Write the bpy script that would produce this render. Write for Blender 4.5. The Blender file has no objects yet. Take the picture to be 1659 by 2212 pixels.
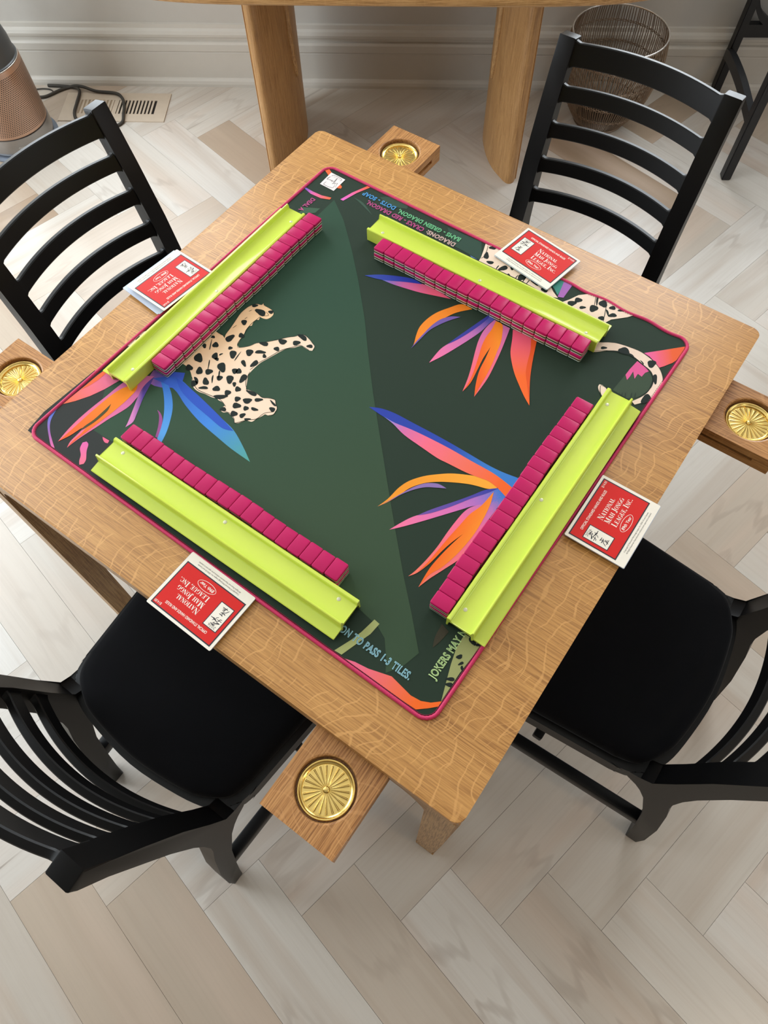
import bpy, bmesh, math, random
from mathutils import Vector, Matrix
random.seed(7)
SC = bpy.context.scene
COL = SC.collection
PI = math.pi
def R(d): return math.radians(d)

# ---------------------------------------------------------------- camera
cd = bpy.data.cameras.new('camera'); cam = bpy.data.objects.new('camera', cd); COL.objects.link(cam)
CAM_ROT = Matrix(((0.999, -0.0305, 0.0334), (0.0424, 0.8869, -0.4599), (-0.0156, 0.4609, 0.8873)))
cam.matrix_world = Matrix.Translation((0.0658, -0.7221, 1.712)) @ CAM_ROT.to_quaternion().to_matrix().to_4x4()
cd.sensor_fit = 'VERTICAL'; cd.sensor_height = 24.0; cd.lens = 1582.9 / 2212 * 24.0
cd.clip_start = 0.02; cd.clip_end = 60
SC.camera = cam

# ---------------------------------------------------------------- exposure, sky, daylight
SC.view_settings.view_transform = 'Standard'; SC.view_settings.look = 'None'
SC.view_settings.exposure = -0.55; SC.view_settings.gamma = 1.0
SC.view_settings.use_curve_mapping = False
CY = SC.cycles
CY.max_bounces = 5; CY.diffuse_bounces = 3; CY.glossy_bounces = 2; CY.transmission_bounces = 2; CY.caustics_reflective = False; CY.caustics_refractive = False
W = bpy.data.worlds.new('sky'); SC.world = W; W.use_nodes = True
bg = W.node_tree.nodes['Background']; bg.inputs[0].default_value = (0.80, 0.90, 1.0, 1); bg.inputs[1].default_value = 1.0

def area(name, loc, rot, sx, sy, power, color):
    l = bpy.data.lights.new(name, 'AREA'); l.shape = 'RECTANGLE'; l.size = sx; l.size_y = sy
    l.energy = power; l.color = color
    o = bpy.data.objects.new(name, l); COL.objects.link(o); o.location = loc; o.rotation_euler = rot
    return o
# daylight in the window openings (two in the far wall, one big one in the left wall)
WIN_FAR = [(-1.98, -0.74, 0.64, 2.78), (0.72, 1.96, 0.64, 2.78)]
WIN_LEFT = (-0.45, 1.35, 0.30, 2.60)
WX0, WX1, WY0, WY1, CEIL = -2.15, 4.6, -5.2, 1.99, 3.05
for (x0, x1, z0, z1) in WIN_FAR:
    area('window_daylight', ((x0+x1)/2, WY1+0.16, (z0+z1)/2), (R(-90), 0, 0), x1-x0, z1-z0, 84, (0.90, 0.96, 1.0))
area('window_daylight', (WX0-0.16, (WIN_LEFT[0]+WIN_LEFT[1])/2, (WIN_LEFT[2]+WIN_LEFT[3])/2), (0, R(-90), 0), WIN_LEFT[3]-WIN_LEFT[2], WIN_LEFT[1]-WIN_LEFT[0], 112, (0.86, 0.94, 1.0))
WIN_RIGHT_FILL = (-2.4, 0.3, 0.40, 2.60)  # unseen right-hand window, added as fill for the right of the back wall
area('window_daylight', (WX1+0.16, (WIN_RIGHT_FILL[0]+WIN_RIGHT_FILL[1])/2, (WIN_RIGHT_FILL[2]+WIN_RIGHT_FILL[3])/2), (0, R(90), 0), WIN_RIGHT_FILL[3]-WIN_RIGHT_FILL[2], WIN_RIGHT_FILL[1]-WIN_RIGHT_FILL[0], 42, (0.95, 0.97, 1.0))
# warm ceiling lamp behind the viewer's right shoulder
area('ceiling_lamp_light', (2.1, -1.7, CEIL-0.02), (0, 0, 0), 0.4, 0.4, 20, (1.0, 0.72, 0.45))

# ---------------------------------------------------------------- helpers
TH = R(-32.9)                      # the game table stands turned against the room
ROTT = Matrix.Rotation(TH, 4, 'Z')
ZT = 0.75                          # table top height
ZM = 0.7535                        # mat surface height

def tag(o, label=None, cat=None, group=None, kind=None):
    if label: o['label'] = label
    if cat: o['category'] = cat
    if group: o['group'] = group
    if kind: o['kind'] = kind
    return o
def empty(name, loc=(0, 0, 0), rz=0.0):
    o = bpy.data.objects.new(name, None); COL.objects.link(o); o.location = loc; o.rotation_euler = (0, 0, rz)
    o.empty_display_size = 0.05
    return o
def tpos(x, y, z=0.0):             # a point given in the table's own axes
    v = ROTT @ Vector((x, y, 0)); return (v.x, v.y, z)
def link(name, me, parent=None):
    o = bpy.data.objects.new(name, me); COL.objects.link(o)
    if parent: o.parent = parent
    return o
def mesh(name, verts, faces, mat=None, smooth=False):
    me = bpy.data.meshes.new(name); me.from_pydata([tuple(v) for v in verts], [], faces); me.validate(); me.update()
    if mat: me.materials.append(mat)
    if smooth: me.shade_smooth()
    return me
def bm_mesh(name, bm, mat=None, smooth=False, sharp=24):
    bmesh.ops.recalc_face_normals(bm, faces=bm.faces)
    me = bpy.data.meshes.new(name); bm.to_mesh(me); bm.free()
    if mat: me.materials.append(mat)
    if smooth:
        me.shade_smooth(); me.set_sharp_from_angle(angle=R(sharp))
    return me
def box_bm(bm, x0, x1, y0, y1, z0, z1, bev=0.0, seg=2):
    vs = [bm.verts.new(p) for p in ((x0,y0,z0),(x1,y0,z0),(x1,y1,z0),(x0,y1,z0),(x0,y0,z1),(x1,y0,z1),(x1,y1,z1),(x0,y1,z1))]
    fs = [bm.faces.new([vs[i] for i in f]) for f in ((0,3,2,1),(4,5,6,7),(0,1,5,4),(1,2,6,5),(2,3,7,6),(3,0,4,7))]
    if bev > 0:
        es = list({e for f in fs for e in f.edges})
        bmesh.ops.bevel(bm, geom=es, offset=bev, segments=seg, affect='EDGES', profile=0.5)
    return bm
def box(name, x0, x1, y0, y1, z0, z1, mat, parent=None, bev=0.0, seg=2):
    bm = bmesh.new(); box_bm(bm, x0, x1, y0, y1, z0, z1, bev, seg)
    return link(name, bm_mesh(name, bm, mat, bev > 0), parent)
def prism_bm(bm, poly, h0, h1, axis='Z', bev=0.0, seg=2):
    def P(a, b, h): return {'Z': (a, b, h), 'X': (h, a, b), 'Y': (a, h, b)}[axis]
    n = len(poly)
    A = [bm.verts.new(P(a, b, h0)) for a, b in poly]; B = [bm.verts.new(P(a, b, h1)) for a, b in poly]
    fa = bm.faces.new(A[::-1]); fb = bm.faces.new(B)
    for i in range(n): bm.faces.new((A[i], A[(i+1) % n], B[(i+1) % n], B[i]))
    if bev > 0:
        es = list(set(fa.edges) | set(fb.edges))
        bmesh.ops.bevel(bm, geom=es, offset=bev, segments=seg, affect='EDGES', profile=0.5)
    return bm
def prism(name, poly, h0, h1, mat, parent=None, axis='Z', bev=0.0, smooth=True, seg=2):
    bm = bmesh.new(); prism_bm(bm, poly, h0, h1, axis, bev, seg)
    return link(name, bm_mesh(name, bm, mat, smooth), parent)
def rrect(w, d, r, n=4, cx=0.0, cy=0.0):
    pts = []
    for sx, sy, a0 in ((1, 1, 0), (-1, 1, 90), (-1, -1, 180), (1, -1, 270)):
        for i in range(n+1):
            a = R(a0 + 90*i/n); pts.append((cx + sx*(w/2-r) + r*math.cos(a), cy + sy*(d/2-r) + r*math.sin(a)))
    return pts
def loft(loops, cap=True, closed=True):
    """rings of equal count -> verts, faces"""
    v = []; f = []; n = len(loops[0])
    for L in loops: v += L
    for k in range(len(loops)-1):
        for i in range(n if closed else n-1):
            j = (i+1) % n; f.append((k*n+i, k*n+j, (k+1)*n+j, (k+1)*n+i))
    if cap:
        f.append(tuple(range(n-1, -1, -1))); f.append(tuple((len(loops)-1)*n+i for i in range(n)))
    return v, f
def lathe(prof, n=48):
    loops = [[(r*math.cos(2*PI*i/n), r*math.sin(2*PI*i/n), z) for i in range(n)] for r, z in prof]
    return loft(loops, cap=False)
def catmull(pts, sub=5, closed=False):
    out = []; n = len(pts)
    rng = n if closed else n-1
    for i in range(rng):
        if closed: p0, p1, p2, p3 = pts[(i-1) % n], pts[i], pts[(i+1) % n], pts[(i+2) % n]
        else: p0, p1, p2, p3 = pts[max(i-1, 0)], pts[i], pts[i+1], pts[min(i+2, n-1)]
        for s in range(sub):
            t = s/sub
            out.append(tuple(0.5*((2*p1[k]) + (-p0[k]+p2[k])*t + (2*p0[k]-5*p1[k]+4*p2[k]-p3[k])*t*t + (-p0[k]+3*p1[k]-3*p2[k]+p3[k])*t**3) for k in range(len(p1))))
    if not closed: out.append(tuple(pts[-1]))
    return out
def tube_geo(pts, r, n=8, closed=False):
    loops = []; m = len(pts); up = Vector((0, 0, 1)); P = [Vector(p) for p in pts]
    prev = None
    for i in range(m):
        a = P[(i-1) % m] if closed else P[max(i-1, 0)]; b = P[(i+1) % m] if closed else P[min(i+1, m-1)]
        d = (b-a).normalized()
        if prev is None:
            s = d.cross(up)
            if s.length < 1e-4: s = d.cross(Vector((1, 0, 0)))
            s.normalize()
        else:
            s = (prev - d*prev.dot(d)).normalized()
        prev = s; u = s.cross(d)
        rr = r[i] if isinstance(r, (list, tuple)) else r
        loops.append([tuple(P[i] + (s*math.cos(2*PI*k/n) + u*math.sin(2*PI*k/n))*rr) for k in range(n)])
    v, f = loft(loops, cap=not closed)
    if closed:
        o = (m-1)*n
        for k in range(n): j = (k+1) % n; f.append((o+k, o+j, j, k))
    return v, f
def tube(name, pts, r, mat, parent=None, n=8, closed=False):
    v, f = tube_geo(pts, r, n, closed)
    return link(name, mesh(name, v, f, mat, True), parent)
def sl(c):
    return tuple(((x/255)/12.92 if x/255 <= 0.04045 else ((x/255+0.055)/1.055)**2.4) for x in c)

# ---------------------------------------------------------------- materials
class NT:
    def __init__(s, name):
        s.m = bpy.data.materials.new(name); s.m.use_nodes = True; s.t = s.m.node_tree; s.b = s.t.nodes['Principled BSDF']
    def n(s, typ, **kw):
        nd = s.t.nodes.new(typ)
        for k, v in kw.items():
            if k.startswith('i_'):
                key = k[2:]; key = int(key) if key.isdigit() else key.replace('_', ' ')
                nd.inputs[key].default_value = v
            else: setattr(nd, k, v)
        return nd
    def l(s, a, b): s.t.links.new(a, b)
    def ramp(s, fac, stops):
        nd = s.n('ShaderNodeValToRGB'); cr = nd.color_ramp
        while len(cr.elements) < len(stops): cr.elements.new(0.5)
        for e, (p, c) in zip(cr.elements, stops): e.position = p; e.color = (*c, 1) if len(c) == 3 else c
        s.l(fac, nd.inputs[0]); return nd
    def mix(s, fac, a, b, typ='MIX'):
        nd = s.n('ShaderNodeMix', data_type='RGBA', blend_type=typ)
        for x, i in ((fac, 0), (a, 6), (b, 7)):
            if hasattr(x, 'links'): s.l(x, nd.inputs[i])
            elif i == 0: nd.inputs[0].default_value = x
            else: nd.inputs[i].default_value = (*x, 1)
        return nd.outputs[2]
    def math(s, op, a, b=0.0):
        nd = s.n('ShaderNodeMath', operation=op)
        for i, x in enumerate((a, b)):
            if hasattr(x, 'links'): s.l(x, nd.inputs[i])
            else: nd.inputs[i].default_value = x
        return nd.outputs[0]
    def coords(s, scale=(1, 1, 1), rnd=0.0, kind='Object', loc=(0, 0, 0), rot=(0, 0, 0)):
        tc = s.n('ShaderNodeTexCoord'); mp = s.n('ShaderNodeMapping'); mp.inputs['Scale'].default_value = scale
        mp.inputs['Rotation'].default_value = rot; mp.inputs['Location'].default_value = loc
        src = tc.outputs[kind]
        if rnd:
            oi = s.n('ShaderNodeObjectInfo'); sc = s.n('ShaderNodeVectorMath', operation='SCALE'); sc.inputs[0].default_value = (rnd, rnd*0.63, rnd*0.37)
            s.l(oi.outputs['Random'], sc.inputs['Scale']); ad = s.n('ShaderNodeVectorMath', operation='ADD')
            s.l(src, ad.inputs[0]); s.l(sc.outputs[0], ad.inputs[1]); src = ad.outputs[0]
        s.l(src, mp.inputs[0]); return mp.outputs[0]
    def noise(s, vec, scale, detail=3, rough=0.5, dist=0.0):
        nd = s.n('ShaderNodeTexNoise'); nd.inputs['Scale'].default_value = scale; nd.inputs['Detail'].default_value = detail
        nd.inputs['Roughness'].default_value = rough; nd.inputs['Distortion'].default_value = dist; s.l(vec, nd.inputs['Vector']); return nd.outputs['Fac']
    def bump(s, h, strength, dist=0.001):
        nd = s.n('ShaderNodeBump'); nd.inputs['Strength'].default_value = strength; nd.inputs['Distance'].default_value = dist
        s.l(h, nd.inputs['Height']); s.l(nd.outputs[0], s.b.inputs['Normal'])
    def base(s, c):
        if hasattr(c, 'links'): s.l(c, s.b.inputs['Base Color'])
        else: s.b.inputs['Base Color'].default_value = (*c, 1)
    def set(s, **kw):
        for k, v in kw.items(): s.b.inputs[k.replace('_', ' ')].default_value = v
        return s
def plain(name, c, rough=0.5, metal=0.0, nscale=60.0, var=0.06, bump=0.0, coat=0.0, spec=0.5):
    """a painted or moulded surface: one colour with a faint mottling and relief"""
    t = NT(name); c = sl(c) if max(c) > 1.0 else c
    v = t.coords(); nz = t.noise(v, nscale, 1)
    t.base(t.mix(nz, tuple(x*(1-var) for x in c), tuple(min(1, x*(1+var)) for x in c)))
    t.set(Roughness=rough, Metallic=metal)
    t.b.inputs['Specular IOR Level'].default_value = spec
    if coat: t.b.inputs['Coat Weight'].default_value = coat; t.b.inputs['Coat Roughness'].default_value = 0.05
    if bump: t.bump(nz, bump)
    return t.m

def oak(name, lo, mid, hi, fleck=0.6, along='X', rough=0.42, rnd=0.0, fleck_scale=1.0):
    """quarter-sawn oak: fine dark pores along the grain, pale thin ray flecks wandering across it"""
    t = NT(name)
    def sv(p, q): return {'X': (p, q, q), 'Y': (q, p, q), 'Z': (q, q, p)}[along]      # slow along the grain, fast across it
    grain = t.noise(t.coords(sv(14, 480), rnd), 1.0, 2, 0.5)
    pore = t.noise(t.coords(sv(60, 900), rnd), 1.0, 1, 0.5)
    wide = t.noise(t.coords(sv(1.2, 22), rnd), 1.0, 3, 0.5)
    board = t.noise(t.coords(sv(0.3, 9), rnd), 1.0, 0, 0.5)
    c1 = t.ramp(grain, [(0.36, lo), (0.49, mid), (0.62, hi)]).outputs[0]
    c1 = t.mix(t.math('MULTIPLY', t.ramp(pore, [(0.56, (0, 0, 0)), (0.70, (1, 1, 1))]).outputs[0], 0.45), c1, tuple(x*0.62 for x in lo))
    c2 = t.mix(t.math('MULTIPLY', wide, 0.40), c1, tuple(x*0.84 for x in mid))
    c2 = t.mix(t.math('MULTIPLY', t.ramp(board, [(0.42, (0, 0, 0)), (0.58, (1, 1, 1))]).outputs[0], 0.22), c2, tuple(min(1, x*1.08) for x in hi))
    col = c2
    if fleck:
        f = t.coords((1, 1, 1), rnd)
        warp = t.n('ShaderNodeTexNoise'); warp.inputs['Scale'].default_value = 10.0; warp.inputs['Detail'].default_value = 2; t.l(f, warp.inputs['Vector'])
        sc = t.n('ShaderNodeVectorMath', operation='SCALE'); sc.inputs['Scale'].default_value = 0.075; t.l(warp.outputs['Color'], sc.inputs[0])
        ad = t.n('ShaderNodeVectorMath', operation='ADD'); t.l(f, ad.inputs[0]); t.l(sc.outputs[0], ad.inputs[1])
        m = None
        for sc_, ang, msc in ((19.0, 20, sv(12, 22)), (13.0, -8, sv(10, 17))):
            mp = t.n('ShaderNodeMapping'); mp.inputs['Rotation'].default_value = (0, 0, R(ang)); t.l(ad.outputs[0], mp.inputs[0])
            wv = t.n('ShaderNodeTexWave', wave_type='BANDS', bands_direction=along, wave_profile='SIN')
            wv.inputs['Scale'].default_value = sc_*fleck_scale; wv.inputs['Distortion'].default_value = 1.1; wv.inputs['Detail'].default_value = 2; wv.inputs['Detail Scale'].default_value = 3.0
            t.l(mp.outputs[0], wv.inputs['Vector'])
            thin = t.ramp(wv.outputs['Fac'], [(0.955, (0, 0, 0)), (0.99, (1, 1, 1))]).outputs[0]
            mk = t.ramp(t.noise(t.coords(msc, rnd+ang), 1.0, 2), [(0.47, (0, 0, 0)), (0.55, (1, 1, 1))]).outputs[0]
            q = t.math('MULTIPLY', thin, mk); m = q if m is None else t.math('MAXIMUM', m, q)
        col = t.mix(t.math('MULTIPLY', m, fleck), c2, tuple(min(1, x*1.14+0.02) for x in hi))
    t.base(col); t.set(Roughness=rough)
    return t.m

OAK_TOP = oak('oak_table', sl((146, 96, 46)), sl((186, 132, 69)), sl((204, 151, 85)), 0.62, 'X', 0.40)
OAK_SIDE = oak('oak_side', sl((140, 98, 54)), sl((184, 138, 84)), sl((204, 158, 102)), 0.25, 'X', 0.45)
OAK_LEG = oak('oak_leg', sl((150, 108, 62)), sl((190, 146, 94)), sl((208, 166, 112)), 0.2, 'Z', 0.45)
OAK_TRAY = oak('oak_tray', sl((136, 86, 42)), sl((184, 128, 72)), sl((204, 150, 92)), 0.25, 'Y', 0.38)
OAK_DESK = oak('oak_desk', sl((156, 112, 64)), sl((192, 146, 92)), sl((206, 162, 108)), 0.12, 'X', 0.4)
OAK_DESK_LEG = oak('oak_desk_leg', sl((146, 102, 58)), sl((180, 134, 82)), sl((194, 150, 98)), 0.08, 'Z', 0.4)
BLACK = plain('black_lacquer', (7, 7, 8), 0.40, var=0.15, spec=0.26)
BLACK2 = plain('black_stool_paint', (22, 23, 26), 0.45, var=0.15)
def seat_fabric():
    t = NT('black_seat_fabric'); v = t.coords(); n1 = t.noise(v, 26, 1)
    t.base(t.mix(n1, sl((6, 6, 8)), sl((9, 9, 13)))); t.set(Roughness=0.92)
    t.b.inputs['Specular IOR Level'].default_value = 0.15; t.b.inputs['Sheen Weight'].default_value = 0.04; t.b.inputs['Sheen Roughness'].default_value = 0.4
    return t.m
SEAT = seat_fabric()
def lime_plastic():
    t = NT('lime_acrylic'); v = t.coords(); n = t.noise(v, 14, 2)
    t.base(t.mix(n, sl((206, 224, 80)), sl((212, 229, 90)))); t.set(Roughness=0.09)
    return t.m
LIME = lime_plastic()
MAGENTA = plain('magenta_tile_back', (190, 24, 92), 0.30, var=0.02, spec=0.25)
CREAM = plain('cream_tile_layer', (236, 206, 190), 0.25, var=0.03)
OLIVE = plain('olive_tile_layer', (92, 84, 50), 0.25, var=0.05)
FACE = plain('pale_tile_face', (226, 238, 226), 0.2, var=0.03)
RIVET = plain('silver_dot', (214, 212, 180), 0.3, 0.25)
def brass():
    t = NT('brass'); v = t.coords(); n = t.noise(v, 90, 4)
    t.base(t.mix(n, sl((226, 190, 104)), sl((240, 212, 136)))); t.set(Metallic=1.0, Roughness=0.22); t.bump(n, 0.03); return t.m
BRASS = brass()
PINK_STITCH = plain('pink_stitching', (206, 44, 96), 0.6, nscale=700, var=0.25, bump=0.3)
THREAD = plain('dark_red_thread', (116, 24, 52), 0.7, nscale=500, var=0.2)
def mat_cloth(name, c):
    t = NT(name); v = t.coords(); n = t.noise(v, 1500, 2); c = sl(c)
    t.base(t.mix(n, tuple(x*0.86 for x in c), tuple(x*1.14 for x in c))); t.set(Roughness=0.7); t.b.inputs['Specular IOR Level'].default_value = 0.25
    return t.m
MAT_DARK = mat_cloth('mat_dark_green', (33, 50, 37))
INK = mat_cloth('print_black', (24, 34, 30))
DARK_PRINT = mat_cloth('print_dark_green', (40, 54, 44))
PAPER = plain('card_paper', (246, 238, 224), 0.5, nscale=200, var=0.02)
PAPER_IN = plain('card_paper_inside', (206, 216, 236), 0.5, nscale=200, var=0.02)
RED = plain('card_red', (216, 36, 32), 0.5, nscale=200, var=0.02, spec=0.25)
CARD_BLACK = plain('card_black', (34, 30, 44), 0.45, nscale=200, var=0.02)
WHITE_INK = plain('card_white', (250, 244, 234), 0.5, nscale=200, var=0.02)
GREY_INK = plain('card_grey_ink', (96, 92, 92), 0.5, nscale=200, var=0.02)
WALL2 = plain('low_bounce_paint', (168, 152, 134), 0.8, nscale=30, var=0.05)  # unseen right and front walls, toned darker to cut bounced light
WALL = plain('wall_paint', (198, 194, 187), 0.7, nscale=30, var=0.02)
TRIM = plain('trim_paint', (206, 201, 192), 0.45, nscale=30, var=0.02)
CEILP = plain('ceiling_paint', (240, 238, 232), 0.8, nscale=20, var=0.02)
GAP = plain('floor_joint', (84, 72, 60), 0.8)
CORD = plain('dark_cord', (58, 54, 48), 0.6)
WIRE = plain('bronze_wire', (150, 130, 110), 0.36, 0.6, var=0.25)
RIM = plain('polished_rim', (226, 220, 212), 0.22, 0.8)
COPPER = plain('copper_mesh', (192, 138, 100), 0.35, 0.7)
STEEL = plain('grey_plastic_metal', (150, 146, 142), 0.28, 0.6)
DARKGREY = plain('dark_grey_plastic', (74, 76, 78), 0.35, 0.2)
BASEBLUE = plain('base_plate', (130, 140, 156), 0.25, 0.5)
VENT = plain('vent_wood', (206, 190, 171), 0.45, nscale=40, var=0.06)
VENT_SHUT = plain('vent_damper', (160, 140, 116), 0.6)
VENT_DARK = plain('vent_duct_shade', (30, 24, 20), 0.9)  # near-black for the shade inside the open duct

def plank_mat():
    """pale greyed hardwood, every plank its own tone, with soft broad streaks, fine grain and a few dark mineral lines"""
    t = NT('pale_plank'); oi = t.n('ShaderNodeObjectInfo'); rd = oi.outputs['Random']
    fine = t.noise(t.coords((4, 150, 150), 37), 1.0, 3, 0.6)
    mid = t.noise(t.coords((0.9, 13, 13), 53), 1.0, 3, 0.5, 0.6)
    tone = t.ramp(rd, [(0.0, sl((198, 188, 176))), (0.28, sl((211, 204, 194))), (0.58, sl((218, 213, 206))), (0.80, sl((200, 186, 170))), (0.93, sl((180, 160, 139))), (1.0, sl((164, 141, 118)))]).outputs[0]
    c = t.mix(t.math('MULTIPLY', t.ramp(mid, [(0.50, (0, 0, 0)), (0.80, (1, 1, 1))]).outputs[0], 0.6), tone, sl((178, 156, 136)))
    pinkish = t.noise(t.coords((1.2, 9, 9), 23), 1.0, 2)
    c = t.mix(t.math('MULTIPLY', t.ramp(pinkish, [(0.52, (0, 0, 0)), (0.72, (1, 1, 1))]).outputs[0], 0.45), c, sl((212, 190, 172)))
    c = t.mix(t.math('MULTIPLY', t.ramp(fine, [(0.45, (0, 0, 0)), (0.8, (1, 1, 1))]).outputs[0], 0.16), c, sl((160, 144, 130)))
    cath = t.n('ShaderNodeTexWave', wave_type='RINGS', rings_direction='Y'); cath.inputs['Scale'].default_value = 16; cath.inputs['Distortion'].default_value = 5.0; cath.inputs['Detail'].default_value = 2; cath.inputs['Detail Scale'].default_value = 1.2
    t.l(t.coords((0.22, 1.5, 1), 71), cath.inputs['Vector'])
    cw = t.ramp(cath.outputs['Fac'], [(0.80, (0, 0, 0)), (1.0, (1, 1, 1))]).outputs[0]
    cmask = t.ramp(t.noise(t.coords((1.6, 5, 5), 91), 1.0, 2), [(0.52, (0, 0, 0)), (0.66, (1, 1, 1))]).outputs[0]
    c = t.mix(t.math('MULTIPLY', t.math('MULTIPLY', cw, cmask), 0.30), c, sl((150, 132, 118)))
    st = t.noise(t.coords((0.8, 30, 30), 117), 1.0, 3, 0.6, 0.5)
    c = t.mix(t.math('MULTIPLY', t.ramp(st, [(0.68, (0, 0, 0)), (0.76, (1, 1, 1))]).outputs[0], 0.55), c, sl((124, 104, 88)))
    kn = t.n('ShaderNodeTexVoronoi'); kn.inputs['Scale'].default_value = 5.0; t.l(t.coords((1, 1, 1), 19), kn.inputs['Vector'])
    c = t.mix(t.math('LESS_THAN', kn.outputs['Distance'], 0.014), c, sl((70, 56, 46)))
    t.base(c); t.set(Roughness=0.27)
    return t.m
PLANK = plank_mat()

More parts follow.
